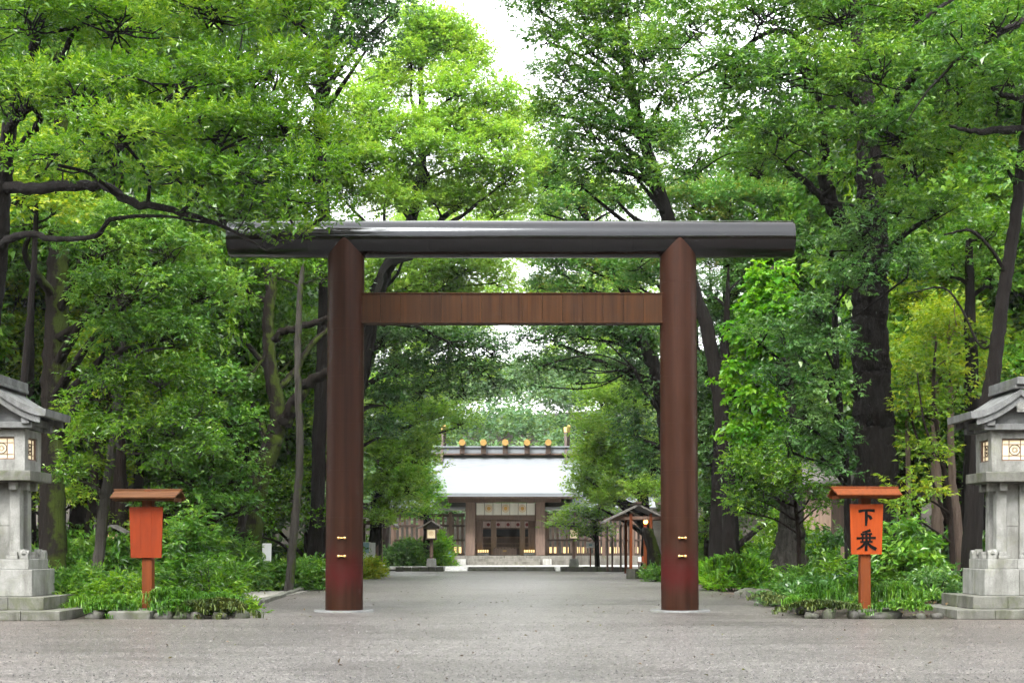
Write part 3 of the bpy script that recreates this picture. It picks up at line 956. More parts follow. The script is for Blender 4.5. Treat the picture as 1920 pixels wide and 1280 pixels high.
# ------------------------------------------------------------------ shrine gate hall
YG = 93.0
SG = F / YG
def gx(px): return (px - 946) / SG
def gz(py): return EYE + (HZ - py) / SG
gc = W(946, 0, YG)[0]
hall = thing('shrine_gatehouse', 'wooden shrine gatehouse with a broad silver roof and gold-capped ridge logs', 'building', (gc, YG, 0))
WD, WB = M['wood_brown'], M['wood_hall']
# stone platform and steps
pf = bpy.data.objects.new('platform', None); COL.objects.link(pf); pf.parent = hall
zf = gz(1041)
for i in range(6):
    w_ = 8.6 / 6
    for j in range(2):
        MB().box(-4.3 + w_ * (i + 0.5), 0.0 + 3.2, 0.10 + (zf - 0.10) * (j + 0.5) / 2, w_ - 0.02, 8.0, (zf - 0.10) / 2 - 0.008, 0.01).build('platform_stone', M['paving'], pf)
for i in range(3):
    h_ = (zf - 0.10) * (3 - i) / 4
    MB().box(0, -0.96 - 0.35 * i, 0.10 + h_ / 2, 4.6, 0.34, h_, 0.01).build('step', M['paving'], pf)
for s_ in (-1, 1):
    MB().box(s_ * 2.75, -1.25, 0.10 + 0.26, 0.55, 0.95, 0.52, 0.02).build('cheek_stone', M['paving_pale'], pf)
# posts
for px0, w_ in ((882, 0.62), (1013, 0.62)):
    MB().box(gx(px0) , 0, (zf + 4.72) / 2, w_, w_, 4.72 - zf, 0.03).build('post', WB, hall)
    MB().box(gx(px0) + (0.55 if px0 < 946 else -0.55), 2.2, (zf + 4.72) / 2, 0.45, 0.45, 4.72 - zf, 0.03).build('post', WB, hall)
for px0 in (925, 980):
    MB().box(gx(px0), 2.4, (zf + 3.3) / 2, 0.36, 0.36, 3.3 - zf, 0.02).build('inner_post', M['wood_pale'], hall)
# beams
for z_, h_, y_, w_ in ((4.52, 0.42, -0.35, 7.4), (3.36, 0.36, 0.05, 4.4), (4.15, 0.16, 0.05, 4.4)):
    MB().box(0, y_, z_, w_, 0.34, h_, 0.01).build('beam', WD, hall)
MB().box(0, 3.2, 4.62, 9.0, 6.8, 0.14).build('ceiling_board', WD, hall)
# rafters under the front eave, one by one
for i in range(34):
    MB().box(-4.7 + i * 9.4 / 33, -1.25, 4.78, 0.10, 2.3, 0.10, 0, Matrix.Rotation(R(6), 4, 'X')).build('rafter', WD, hall)
# roof: gently hollow slopes, thick eave
nf = 14
def roof_pts(sgn):
    pts = []
    for i in range(nf + 1):
        u = i / nf
        y = 2.6 + sgn * 5.0 * u
        z = 7.55 - 2.72 * (u ** 0.86) 
        pts.append((y, z))
    return pts
rs = bpy.data.objects.new('roof', None); COL.objects.link(rs); rs.parent = hall
for sgn in (-1, 1):
    P = roof_pts(sgn)
    V, Fs = [], []
    hw = 5.0
    for (y, z) in P:
        for x in (-hw, hw):
            V.append((x, y, z)); V.append((x, y, z - 0.22))
    for i in range(nf):
        o_ = i * 4
        Fs += [(o_, o_ + 2, o_ + 6, o_ + 4), (o_ + 1, o_ + 5, o_ + 7, o_ + 3), (o_, o_ + 4, o_ + 5, o_ + 1), (o_ + 2, o_ + 3, o_ + 7, o_ + 6)]
    e = nf * 4
    Fs += [(e, e + 2, e + 3, e + 1)]
    link('roof_slope', pd_mesh('roof_slope', V, Fs), M['copper_roof'], rs)
MB().box(0, -2.33, 4.71, 9.8, 0.10, 0.20).build('eave_board', WD, rs)
MB().box(0, -2.26, 4.56, 9.6, 0.08, 0.10).build('eave_board', WB, rs)
MB().box(0, 2.6, 7.60, 10.1, 0.95, 0.07, 0.01).build('ridge_plank', WD, rs)
MB().box(0, 2.6, 7.85, 9.9, 0.62, 0.36, 0.01).build('ridge_box', M['copper_roof'], rs)
MB().box(0, 2.6, 8.10, 10.3, 0.85, 0.10, 0.01).build('ridge_cap', M['copper_roof'], rs)
for px0 in (866, 906, 947, 988, 1028):
    x = gx(px0) * (YG + 1.6) / YG
    lg = bpy.data.objects.new('ridge_log', None); COL.objects.link(lg); lg.parent = hall
    mb = MB(); mb.cyl((x, 1.75, 8.36), (x, 3.45, 8.36), 0.20, 0.20, 18); mb.box(x, 2.6, 8.175, 0.3, 1.3, 0.06); mb.build('log', M['wood_dark'], lg)
    mb = MB(); mb.cyl((x, 1.71, 8.36), (x, 1.84, 8.36), 0.215, 0.215, 18); mb.cyl((x, 3.36, 8.36), (x, 3.49, 8.36), 0.215, 0.215, 18); mb.build('end_cap', M['gold'], lg)
    MB().box(x, 2.02, 7.86, 0.34, 0.10, 0.50, 0.01).build('log_bracket', M['wood_dark'], lg)
for px0 in (830, 1064):
    x = gx(px0) * (YG + 1.6) / YG
    for sgn in (-1, 1):
        ch = bpy.data.objects.new('forked_finial', None); COL.objects.link(ch); ch.parent = hall
        mb = MB(); p0 = (x, 2.6 + sgn * 0.9, 6.9); p1 = (x, 2.6 - sgn * 0.55, 9.1)
        d = Vector(p1) - Vector(p0)
        q = Vector((0, 0, 1)).rotation_difference(d).to_matrix().to_4x4()
        c = (Vector(p0) + Vector(p1)) / 2
        mb.box(c.x + sgn * 0.09, c.y, c.z, 0.17, 0.24, d.length, 0.01, q); mb.build('blade', M['wood_dark'], ch)
        c2 = Vector(p1) + d.normalized() * 0.22
        MB().box(c2.x + sgn * 0.09, c2.y, c2.z, 0.19, 0.26, 0.44, 0.01, q).build('gold_tip', M['gold'], ch)
# white crest curtain over the opening: seven cloths
cw = (gx(1003) - gx(893)) / 7
for i in range(7):
    x = gx(893) + cw * (i + 0.5)
    cl = bpy.data.objects.new('crest_cloth', None); COL.objects.link(cl); cl.parent = hall
    xs_ = np.linspace(-cw * 0.47, cw * 0.47, 7)
    V = []; Fs = []
    for r_ in range(4):
        for q, xx in enumerate(xs_):
            V.append((x + xx, -0.20 + 0.015 * math.sin(q * 1.4 + i + r_ * 0.3), gz(943) - (gz(943) - gz(965)) * r_ / 3))
    for r_ in range(3):
        for q in range(6):
            o_ = r_ * 7 + q
            Fs.append((o_, o_ + 1, o_ + 8, o_ + 7))
    link('cloth', pd_mesh('cloth', V, Fs, True), M['cloth_white'], cl)
    if i in (1, 3, 5):
        mb = MB()
        crest(mb, x, -0.235, gz(953), 0.21, 'Y', 16)
        mb.cyl((x, -0.245, gz(953)), (x, -0.225, gz(953)), 0.13, seg=20)
        mb.build('crest', M['crest_gold'], cl)
# lower short curtain in the three bays: alternating crest squares
bays = ((893, 919), (929, 976), (984, 1003))
for a, b in bays:
    n_ = max(2, round((b - a) / 9.4))
    for i in range(n_):
        x = gx(a) + (gx(b) - gx(a)) * (i + 0.5) / n_
        ww = (gx(b) - gx(a)) / n_
        cl = bpy.data.objects.new('short_curtain', None); COL.objects.link(cl); cl.parent = hall
        MB().box(x, 2.05 + 0.01 * (i % 2), gz(982), ww * 0.96, 0.012, 0.42, 0).build('cloth', M['cloth_pink'], cl)
        if i % 2 == 0:
            MB().cyl((x, 2.02, gz(982)), (x, 2.035, gz(982)), 0.115, seg=16).build('crest', M['crest_red'], cl)
# inside: back wall with a panel coloured near-black for the shaded opening, rails, offering box, pale floor box
MB().box(0, 6.6, 2.55, 4.6, 0.1, 3.4).build('back_wall', WB, hall)
MB().box(0, 6.5, gz(998) , 3.9, 0.12, 0.62).build('shade_panel', M['opening_shade'], hall)
for z_ in (gz(1006), gz(1018), gz(1026)):
    MB().box(0, 4.4, z_, 4.1, 0.14, 0.10, 0.008).build('rail', M['wood_pale'], hall)
for i in range(12):
    MB().box(-1.9 + i * 3.8 / 11, 4.6, 1.3, 0.30, 0.06, 0.62, 0.004).build('wall_board', WB, hall)
ob = thing('offering_box', 'low dark slatted offering box inside the gatehouse', 'offering box', (gc, YG + 1.5, zf))
MB().box(0, 0, 0.24, 1.55, 0.6, 0.46, 0.02).build('box_body', WB, ob)
for i in range(7):
    MB().box(-0.66 + i * 0.22, 0, 0.49, 0.07, 0.6, 0.05).build('slat', WD, ob)
MB().box(0, -0.31, 0.30, 0.24, 0.02, 0.12, 0.004).build('metal_plate', M['gold'], ob)
for i, (px0, nm) in enumerate(((905, 'row of warm votive lights on a pale stand in the first bay'), (993, 'warm votive lights on a stand in the last bay beside the dark post'))):
    lt = thing('votive_stand', nm, 'lamp stand', (gc + gx(px0), YG + 1.6, zf))
    MB().box(0, 0, 0.10, 0.75, 0.35, 0.18, 0.01).build('stand', M['paving_pale'], lt)
    for q in range(5):
        MB().box(-0.3 + q * 0.15, 0, 0.29, 0.10, 0.10, 0.17, 0.008).build('votive_light', M['lamp_warm'], lt)

# lattice fences with low roofs on both sides of the gatehouse
def lattice(label, xa, xb, lights):
    y = YG + 0.6
    t = thing('lattice_fence', label, 'fence', ((xa + xb) / 2, y, 0))
    L = xb - xa
    z0 = gz(1041)
    for i in range(max(2, int(L / 1.4))):
        n_ = max(2, int(L / 1.4))
        MB().box(-L / 2 + L * (i + 0.5) / n_, 0.25, 0.10 + (z0 - 0.1) / 2, L / n_ - 0.02, 0.8, z0 - 0.1, 0.01).build('footing_block', M['paving'], t)
    for z_, h_ in ((z0 + 0.08, 0.16), (gz(1012), 0.12), (gz(985), 0.14), (gz(965), 0.2)):
        MB().box(0, 0, z_, L, 0.14, h_, 0.008).build('rail', M['wood_dark'], t)
    n_ = int(L / 0.30)
    for i in range(n_):
        MB().box(-L / 2 + (i + 0.5) * L / n_, 0.02, (z0 + gz(965)) / 2, 0.15, 0.07, gz(965) - z0, 0.005).build('slat', M['wood_hall'] if i % 2 else M['wood_brown'], t)
    for i in range(int(L / 1.9) + 1):
        MB().box(-L / 2 + min(L, i * 1.9), -0.06, (z0 + 3.7) / 2, 0.22, 0.22, 3.7 - z0, 0.01).build('post', M['wood_brown'], t)
    for z_ in (3.55, 3.85):
        MB().box(0, 0.0, z_, L, 0.10, 0.09).build('rail', M['plaster'], t)
    rr = bpy.data.objects.new('roof', None); COL.objects.link(rr); rr.parent = t
    for s_ in (-1, 1):
        MB().box(0, 0.5 + s_ * 0.62, 4.28, L + 0.3, 1.42, 0.10, 0.01, Matrix.Rotation(-s_ * R(27), 4, 'X')).build('roof_slope', M['copper_roof'], rr)
    MB().box(0, 0.5, 4.62, L + 0.34, 0.25, 0.12, 0.01).build('ridge_cap', M['copper_roof'], rr)
    return t
lattice('dark lattice fence with pale roof joining the gatehouse on the side of the clipped bushes', gc + gx(735), gc + gx(871), 4)
lattice('brown lattice fence with pale roof running from the gatehouse behind the leaning lamp post side', gc + gx(1024), gc + gx(1225), 8)
# lit paper lamps standing behind the fences
lm0 = None
for i, px0 in enumerate((762, 800, 852, 858, 864, 1034, 1042, 1058, 1064, 1082, 1090, 1098, 1132, 1144, 1152, 1160, 1168, 1196)):
    xw = gc + gx(px0)
    lab = 'small lit paper lamp glowing behind the dark lattice fence by the clipped bushes' if px0 < 900 else 'small lit paper lamp glowing behind the brown lattice fence past the gatehouse'
    lp = thing('paper_lamp', lab, 'lamp', (xw, YG + 0.95, gz(1041)), 0, 'lit paper lamps behind the lattice fence by the clipped bushes' if px0 < 900 else 'lit paper lamps behind the lattice fence past the gatehouse')
    MB().box(0, 0, 0.06, 0.24, 0.24, 0.10, 0.01).build('lamp_base', M['wood_dark'], lp)
    MB().box(0, 0, 0.34, 0.21, 0.21, 0.44, 0.02).build('lamp_shade', M['lamp_warm'], lp)

# terrace steps in front of the gatehouse
ter = bpy.data.objects.new('terrace_pavement', None); COL.objects.link(ter); tag(ter, kind='structure')
for i in range(11):
    for j in range(5):
        MB().box(gc - 9.0 + i * 1.8 + 0.9, 84.9 + j * 1.55, 0.16, 1.785, 1.535, 0.16, 0.008).build('paving_slab', M['paving_pale'], ter)
stp = bpy.data.objects.new('stone_steps', None); COL.objects.link(stp); tag(stp, 'two long low stone steps rising to the gatehouse terrace', 'steps')
xa, xb = W(878, 0, 83.2)[0], W(1040, 0, 83.2)[0]
for i in range(2):
    for q in range(3):
        L_ = (xb - xa) / 3
        MB().box(xa + L_ * (q + 0.5), 83.4 + i * 0.36, 0.06 + 0.12 * i / 1.0, L_ - 0.01, 0.36, 0.12, 0.01).build('step', M['granite_mossy'], stp)
for px0, px1, lab in ((834, 876, 'white ramp slab beside the low steps, on the clipped-bush side'), (1042, 1052, 'narrow white ramp slab at the other end of the low steps')):
    a, b = W(px0, 0, 83.2)[0], W(px1, 0, 83.2)[0]
    V = [(a, 82.9, 0.004), (b, 82.9, 0.004), (b, 84.1, 0.235), (a, 84.1, 0.235), (a, 82.9, -0.1), (b, 82.9, -0.1), (b, 84.1, -0.1), (a, 84.1, -0.1)]
    o = link('ramp_slab', pd_mesh('ramp_slab', V, [(0, 1, 2, 3), (4, 7, 6, 5), (0, 4, 5, 1), (1, 5, 6, 2), (2, 6, 7, 3), (3, 7, 4, 0)]), M['paving_pale'])
    tag(o, lab, 'ramp')

# wooden post lanterns
def post_lantern(label, px0, d, lean=0.0):
    p = W(px0, 0, d)
    t = thing('post_lantern', label, 'lantern', (p[0], d, 0.1))
    MB().box(0, 0, 0.31, 0.62, 0.62, 0.62, 0.03, None, 0.82).build('stone_foot', M['granite'], t)
    MB().box(0, 0, 1.18, 0.19, 0.19, 1.14, 0.012).build('post', M['wood_brown'], t)
    MB().box(0, 0, 1.78, 0.66, 0.66, 0.09, 0.01).build('tray', M['wood_dark'], t)
    mb = MB()
    for sx in (-1, 1):
        for sy in (-1, 1): mb.box(sx * 0.26, sy * 0.26, 2.09, 0.06, 0.06, 0.56)
    for s_ in (-1, 1):
        mb.box(0, s_ * 0.26, 2.35, 0.58, 0.05, 0.06); mb.box(s_ * 0.26, 0, 2.35, 0.05, 0.58, 0.06)
    mb.build('frame', M['wood_brown'], t)
    MB().box(0, 0, 2.08, 0.47, 0.47, 0.50, 0.01).build('paper_pane', M['paper_lit'], t)
    mb = MB(); crest(mb, 0, -0.245, 2.10, 0.12, 'Y', 12); mb.build('crest', M['gold'], t)
    X = np.linspace(-0.78, 0.78, 13)
    pr = lambda x: 2.44 + 0.42 * (1 - abs(x) / 0.78) ** 1.4
    MB().strip_prism([(x, pr(x) + 0.05) for x in X], [(x, pr(x) - 0.03) for x in X], -0.62, 0.62).build('roof', M['wood_weathered'], t)
    MB().strip_prism([(x * 0.62, pr(x * 0.62) - 0.035) for x in X], [(x * 0.62, 2.40) for x in X], -0.33, 0.33).build('gable_wall', M['wood_dark'], t)
    MB().box(0, 0, 2.93, 0.12, 1.30, 0.09, 0.01).build('ridge_cap', M['wood_dark'], t)
    return t
post_lantern('wooden post lantern standing before clipped green bushes', 809, 84.6)
post_lantern('wooden post lantern by the yellow-green maple and white board', 1076, 84.6)

# notice board behind the gate post, small white sign, shelters, orange lamp
p = W(690, 1066, 71)
nb = thing('notice_board', 'white and red-brown notice board with a teal poster', 'notice board', (p[0], 71, 0))
MB().box(-0.18, 0, 1.02, 0.62, 0.10, 1.25, 0.01).build('board', M['paint_white'], nb)
MB().box(-0.20, -0.06, 1.36, 0.52, 0.012, 0.52).build('poster', M['poster_teal'], nb)
MB().box(0.25, 0.05, 1.22, 0.22, 0.12, 0.80, 0.01).build('side_board', M['paint_white'], nb)
for x in (0.02, 0.28):
    MB().box(x, -0.07 if x < 0.1 else 0.0, 0.42, 0.20, 0.08, 0.84, 0.01).build('leg', M['paint_red'], nb)
p = W(1107, 1062, 82.6)
ws = thing('small_sign', 'small white board on a thin orange post near the lattice fence', 'sign', (p[0], 82.6, 0.1))
MB().box(0, 0, 0.72, 0.07, 0.07, 1.44, 0.006).build('post', M['orange_wood'], ws)
MB().box(0, -0.05, 1.42, 0.50, 0.03, 0.30, 0.006).build('board', M['paint_white'], ws)
MB().box(0, -0.068, 1.42, 0.20, 0.006, 0.10).build('mark', M['poster_teal'], ws)
p = W(846, 1032, 90)
bs = thing('blue_sign', 'pale blue placard leaning at the dark lattice fence', 'sign', (p[0], 90.2, 0.24))
MB().box(0, 0, 0.72, 0.36, 0.03, 0.30, 0.006).build('board', M['poster_teal'], bs)
for x in (-0.14, 0.14): MB().box(x, 0.03, 0.30, 0.04, 0.04, 0.6).build('leg', M['wood_brown'], bs)

def shelter(label, p_ridge, p_eave, d, depth, posts, side):
    """mono side of a small shelter: gabled roof with its gable end to the camera"""
    a, b = W(*p_ridge, d), W(*p_eave, d)
    t = thing('shelter', label, 'shelter', (a[0], d, 0))
    w = abs(b[0] - a[0]); hgt = a[2] - b[2]
    rr = bpy.data.objects.new('roof', None); COL.objects.link(rr); rr.parent = t
    for s_ in (-1, 1):
        n_ = 5
        for i in range(n_):
            x0, x1 = s_ * w * i / n_, s_ * w * (i + 1.06) / n_
            z0, z1 = a[2] - hgt * i / n_, a[2] - hgt * (i + 1.06) / n_
            V = [(x0, -depth / 2, z0), (x1, -depth / 2, z1 - 0.02), (x1, depth / 2, z1 - 0.02), (x0, depth / 2, z0)]
            V += [(x, y, z - 0.09) for x, y, z in V]
            link('roof_course', pd_mesh('roof_course', V, [(0, 1, 2, 3), (4, 7, 6, 5), (0, 4, 5, 1), (1, 5, 6, 2), (2, 6, 7, 3), (3, 7, 4, 0)]), M['roof_shingle'], rr)
    MB().box(0, 0, a[2] + 0.05, 0.28, depth + 0.15, 0.12, 0.01).build('ridge_cap', M['wood_dark'], rr)
    MB().box(0, -depth / 2 + 0.3, b[2] + 0.12, 2 * w * 0.82, 0.14, 0.16, 0.01).build('beam', M['wood_brown'], t)
    MB().box(0, depth / 2 - 0.3, b[2] + 0.12, 2 * w * 0.82, 0.14, 0.16, 0.01).build('beam', M['wood_brown'], t)
    for s_ in (-1, 1):
        for y in (-depth / 2 + 0.3, depth / 2 - 0.3):
            MB().box(s_ * w * 0.30 + 0.12, y, (b[2] + 0.35) / 2, 0.15, 0.15, b[2] + 0.35, 0.01).build('post', M[posts], t)
    return t
shelter('small roofed shelter with brown posts by the orange lamp', (1192, 946), (1131, 976), 74, 3.8, 'orange_wood', 1)
shelter('dark-roofed shelter half hidden by the gate post and the yellow-green tree', (690, 948), (744, 984), 73, 3.0, 'wood_brown', -1)
for i, (px0, y0, d) in enumerate(((1139, 988, 78), (1148, 1008, 79), (1164, 985, 79.5))):
    p = W(px0, 0, d); top = W(px0, y0, d)[2]
    mb = MB(); mb.cyl((0, 0, 0), (0, 0, top - 0.05), 0.06, 0.05, 10); mb.cyl((0, 0, top - 0.05), (0, 0, top), 0.075, 0.06, 10)
    o = mb.build('pole', M['wood_dark'], None, (p[0], d, 0.05))
    tag(o, ('slim dark pole under the shingled shelter eave, first towards the gatehouse', 'shortest of the slim dark poles near the shingled shelter', 'slim dark pole next to the shelter post, tallest of three')[i], 'pole', 'slim dark poles near the shelter')
p = W(1210, 978, 71.5)
lo = thing('lamp', 'glowing orange lamp on a bracket post between the shelter and the stump', 'lamp', (p[0], 71.5, 0))
MB().box(0, 0.1, p[2] / 2, 0.16, 0.16, p[2] + 0.3, 0.01).build('post', M['orange_wood'], lo)
MB().box(0, -0.12, p[2] + 0.16, 0.05, 0.30, 0.05).build('bracket', M['wood_dark'], lo)
mb = MB(); bmesh.ops.create_uvsphere(mb.bm, u_segments=14, v_segments=10, radius=0.11, matrix=Matrix.Translation((0, -0.2, p[2]))); mb.build('bulb', M['lamp_orange'], lo, smooth=True)
MB().cyl((0, -0.2, p[2] + 0.08), (0, -0.2, p[2] + 0.17), 0.16, 0.05, 14).build('shade', M['wood_dark'], lo)
p = W(1203, 1040, 72)
vs_ = thing('donation_stand', 'small stand with white and orange papers under the orange lamp', 'stand', (p[0], 72.2, 0))
for x in (-0.12, 0.12): MB().box(x, 0, 0.3, 0.06, 0.3, 0.6).build('leg', M['wood_dark'], vs_)
MB().box(0, 0, 0.63, 0.42, 0.40, 0.06, 0.006).build('top', M['wood_brown'], vs_)
MB().box(-0.08, -0.02, 0.78, 0.16, 0.20, 0.24, 0.01).build('white_box', M['paint_white'], vs_)
MB().box(0.12, 0.02, 0.80, 0.14, 0.16, 0.28, 0.01).build('orange_box', M['orange'], vs_)

# huts hidden in the wood
def hut(label, px0, py_eave, py_ridge, d, halfw, depth, rz, wall):
    p = W(px0, 0, d)
    ze, zr = W(0, py_eave, d)[2], W(0, py_ridge, d)[2]
    t = thing('hut', label, 'hut', (p[0], d, 0), rz)
    MB().box(0, 0, ze / 2, halfw * 1.5, depth * 0.7, ze - 0.05, 0.01).build('wall', M[wall], t)
    rr = bpy.data.objects.new('roof', None); COL.objects.link(rr); rr.parent = t
    for s_ in (-1, 1):
        V = [(-halfw, 0, zr), (halfw, 0, zr), (halfw * 1.12, s_ * depth / 2, ze), (-halfw * 1.12, s_ * depth / 2, ze)]
        V += [(x, y, z - 0.12) for x, y, z in V]
        link('roof_slope', pd_mesh('roof_slope', V, [(0, 1, 2, 3), (4, 7, 6, 5), (0, 4, 5, 1), (1, 5, 6, 2), (2, 6, 7, 3), (3, 7, 4, 0)]), M['roof_shingle'], rr)
    MB().box(0, 0, zr + 0.04, halfw * 2.05, 0.3, 0.16, 0.02).build('ridge_cap', M['wood_dark'], rr)
    MB().box(0.3, -depth * 0.355, ze * 0.42, 0.9, 0.05, ze * 0.8, 0.01).build('door', M['wood_dark'], t)
    for x in (-0.7, 0.7):
        MB().box(halfw * x, -depth * 0.42, ze / 2, 0.16, 0.16, ze, 0.01).build('post', M['wood_dark'], t)
hut('dark-roofed wooden hut deep among the trees behind the blank sign', 290, 915, 872, 60, 2.8, 4.4, R(12), 'wood_dark')
hut('reddish-brown hut half hidden behind the big dark trunk and lettered sign', 1560, 905, 862, 58, 2.6, 4.0, R(-8), 'wood_pale')
p = W(214, 1060, 46)
wl = thing('wooden_lantern', 'little dark-roofed wooden lantern with a warm pane beside the slim trunks', 'lantern', (p[0], 46, 0.2))
MB().cyl((0, 0, 0), (0, 0, 1.15), 0.13, 0.11, 10).build('post', M['wood_dark'], wl)
MB().box(0, 0, 1.40, 0.34, 0.34, 0.46, 0.01).build('lamp_box', M['wood_pale'], wl)
MB().box(-0.04, -0.175, 1.42, 0.20, 0.012, 0.34).build('paper_pane', M['lamp_warm'], wl)
X = np.linspace(-0.48, 0.48, 9)
MB().strip_prism([(x, 1.92 - 0.5 * abs(x)) for x in X], [(x, 1.85 - 0.5 * abs(x)) for x in X], -0.4, 0.4).build('roof', M['roof_shingle'], wl)
p = W(500, 1060, 47)
wb = thing('white_sign', 'pale white noticeboard half hidden in shrubs beside the slender trunk', 'sign', (p[0], 47, 0.0))
MB().box(0, 0, 1.05, 0.30, 0.05, 0.95, 0.01, Matrix.Rotation(R(-8), 4, 'X')).build('board', M['paint_white'], wb)
for x in (-0.1, 0.1): MB().box(x, 0.06, 0.35, 0.05, 0.05, 0.7).build('leg', M['wood_dark'], wb)
p = W(1580, 1080, 40)
mp_ = thing('marker_post', 'short weathered wooden marker post in the planting left of the lettered sign', 'post', (p[0], 40, 0.1))
MB().box(0, 0, 0.35, 0.05, 0.05, 0.8).build('stake', M['wood_pale'], mp_)
MB().box(0, -0.02, 1.0, 0.13, 0.05, 0.62, 0.006, None, 0.9).build('marker', M['wood_pale'], mp_)
# fallen log edging the bushy clump
for (a, b, d0, d1, lab) in (((1325, 1101), (1438, 1093), 46.5, 48.5, 'long bare log edging the rounded leafy clump beside the gate'), ((1535, 1086), (1570, 1084), 43, 43.5, 'short pale log lying in the planting near the marker post')):
    A, B = W(*a, d0), W(*b, d1)
    P_ = np.array([A + (B - A) * t_ + np.array([0, 0, 0.02 * math.sin(5 * t_)]) for t_ in np.linspace(0, 1, 8)])
    P_[:, 2] = np.maximum(P_[:, 2], 0.05)
    V, Q = tube(P_ , np.full(8, 0.07), 9, 0.06, np.random.default_rng(2))
    o = link('log', np_mesh('log', V, Q, True), M['bark_pink']); tag(o, lab, 'log')

# ------------------------------------------------------------------ vegetation
UP = np.array([0.0, 0, 1])
def leaf_cloud(rng, C, RAD, nspray, K, leaf, wid, slen, rise=0.25, droop=0.15, flat=0.5, low=-0.3, inner=0.25, upn=1.0, tri=False):
    """C (P,3) pad centres, RAD (P,) pad radii -> leaf quads in sprays spread over each pad"""
    P = len(C)
    N = P * nspray
    c = np.repeat(C, nspray, 0); rad = np.repeat(RAD, nspray)[:, None]
    padr = np.repeat(rng.random(P), nspray)
    th = rng.random(N) * 2 * math.pi
    z = rng.uniform(low, 1.0, N)
    h = np.sqrt(np.maximum(0, 1 - z * z))
    d = np.stack([np.cos(th) * h, np.sin(th) * h, z], -1)
    rr = (inner + (0.85 - inner) * np.sqrt(rng.random(N)))[:, None]
    o = c + d * rr * rad * np.array([1, 1, flat])
    dh = d * np.array([1, 1, 0.35])
    a = nrm(nrm(dh) + np.array([0, 0, rise]) + rng.normal(0, 0.38, (N, 3)))
    s = nrm(np.cross(a, UP) + rng.normal(0, 0.25, (N, 3)))
    sl = slen * rng.uniform(0.6, 1.25, N)
    # leaves
    j = np.arange(K)
    t = (j + 0.6) / K
    side = np.where(j % 2 == 0, 1.0, -1.0)
    pos = o[:, None, :] + a[:, None, :] * (sl[:, None] * t)[:, :, None] - UP * (droop * 0.5 * slen * (t ** 2))[None, :, None]
    ang = np.radians(62 - 40 * t)
    l = a[:, None, :] * np.cos(ang)[None, :, None] + s[:, None, :] * (np.sin(ang) * side)[None, :, None]
    l = l + rng.normal(0, 0.28, (N, K, 3)) - UP * droop
    l = nrm(l).reshape(-1, 3)
    pos = pos.reshape(-1, 3)
    M_ = N * K
    n = UP * upn + rng.normal(0, 0.55, (M_, 3)) + np.repeat(d, K, 0) * 0.35
    n = nrm(n - l * np.sum(n * l, -1, keepdims=True))
    w = np.cross(n, l)
    ln = (leaf * rng.uniform(0.5, 1.35, M_))[:, None]
    wd = wid / leaf * ln
    fold = n * (wd * 0.28)
    b0 = pos
    tip = pos + l * ln - n * ln * 0.12
    m1 = pos + l * ln * 0.45 + w * wd * 0.5 + fold
    m2 = pos + l * ln * 0.45 - w * wd * 0.5 + fold
    if tri:
        V = np.stack([b0 + l * ln * 0.25 - w * wd * 0.5, b0 + l * ln * 0.3 + w * wd * 0.5, tip], 1)
    else:
        V = np.stack([b0, m1, tip, m2], 1)
    rnd = 0.22 * np.repeat(padr, K * 1) if False else None
    rnd = np.clip(0.30 * np.repeat(padr, K) + 0.30 * np.repeat(rng.random(N), K) + 0.40 * rng.random(M_), 0, 1)
    return V, rnd

def leaves_mesh(name, V, rnd):
    n, k = V.shape[:2]
    Q = np.arange(n * k).reshape(n, k)
    return np_mesh(name, V.reshape(-1, 3), Q, False, rnd)

# kind of foliage: leaf length, width, leaves per spray, spray length, sprays per pad, pad radius, pad flatness, rise, droop
SP = {
 'near':   dict(leaf=0.115, wid=0.036, K=9, slen=0.27, ns=15, pr=0.44, flat=0.75, rise=0.35, droop=0.05),
 'broad':  dict(leaf=0.125, wid=0.052, K=7, slen=0.29, ns=14, pr=0.50, flat=0.72, rise=0.10, droop=0.28),
 'mid':    dict(leaf=0.145, wid=0.075, K=8, slen=0.36, ns=16, pr=0.62, flat=0.75, rise=0.15, droop=0.22, tri=True),
 'fine':   dict(leaf=0.155, wid=0.085, K=9, slen=0.38, ns=18, pr=0.76, flat=0.75, rise=0.30, droop=0.12, tri=True),
 'far':    dict(leaf=0.24, wid=0.14, K=7, slen=0.50, ns=14, pr=1.10, flat=0.65, rise=0.20, droop=0.20, tri=True),
 'fluffy': dict(leaf=0.14, wid=0.038, K=12, slen=0.34, ns=26, pr=0.55, flat=0.75, rise=0.5, droop=0.0, tri=True),
 'vine':   dict(leaf=0.17, wid=0.12, K=5, slen=0.30, ns=12, pr=0.42, flat=0.9, rise=0.0, droop=0.45),
}

def pads_in_lobes(rng, lobes, dens, pr):
    C, Rr, own = [], [], []
    for i, L in enumerate(lobes):
        c, r = L[:3], L[3:]
        A = math.pi * r[0] * r[2] * (0.6 + 0.4 * min(1.5, r[1] / max(r[0], 0.1)))
        n = max(3, int(A * dens))
        d = nrm(rng.normal(0, 1, (n, 3)))
        d[:, 2] = np.where(d[:, 2] < -0.35, -d[:, 2] * 0.8, d[:, 2])
        k = (0.45 + 0.55 * rng.random(n) ** 0.6)[:, None]
        C.append(c + d * k * r); Rr.append(pr * rng.uniform(0.65, 1.3, n)); own.append(np.full(n, i))
    return np.vstack(C), np.concatenate(Rr), np.concatenate(own)

def lobe(px, py, rpx, rpy, d, rd=None):
    p = W(px, py, d)
    s = d / F
    return np.array([p[0], p[1], p[2], rpx * s, (rd if rd else max(rpx, rpy) * s * 0.8), rpy * s * 1.22])

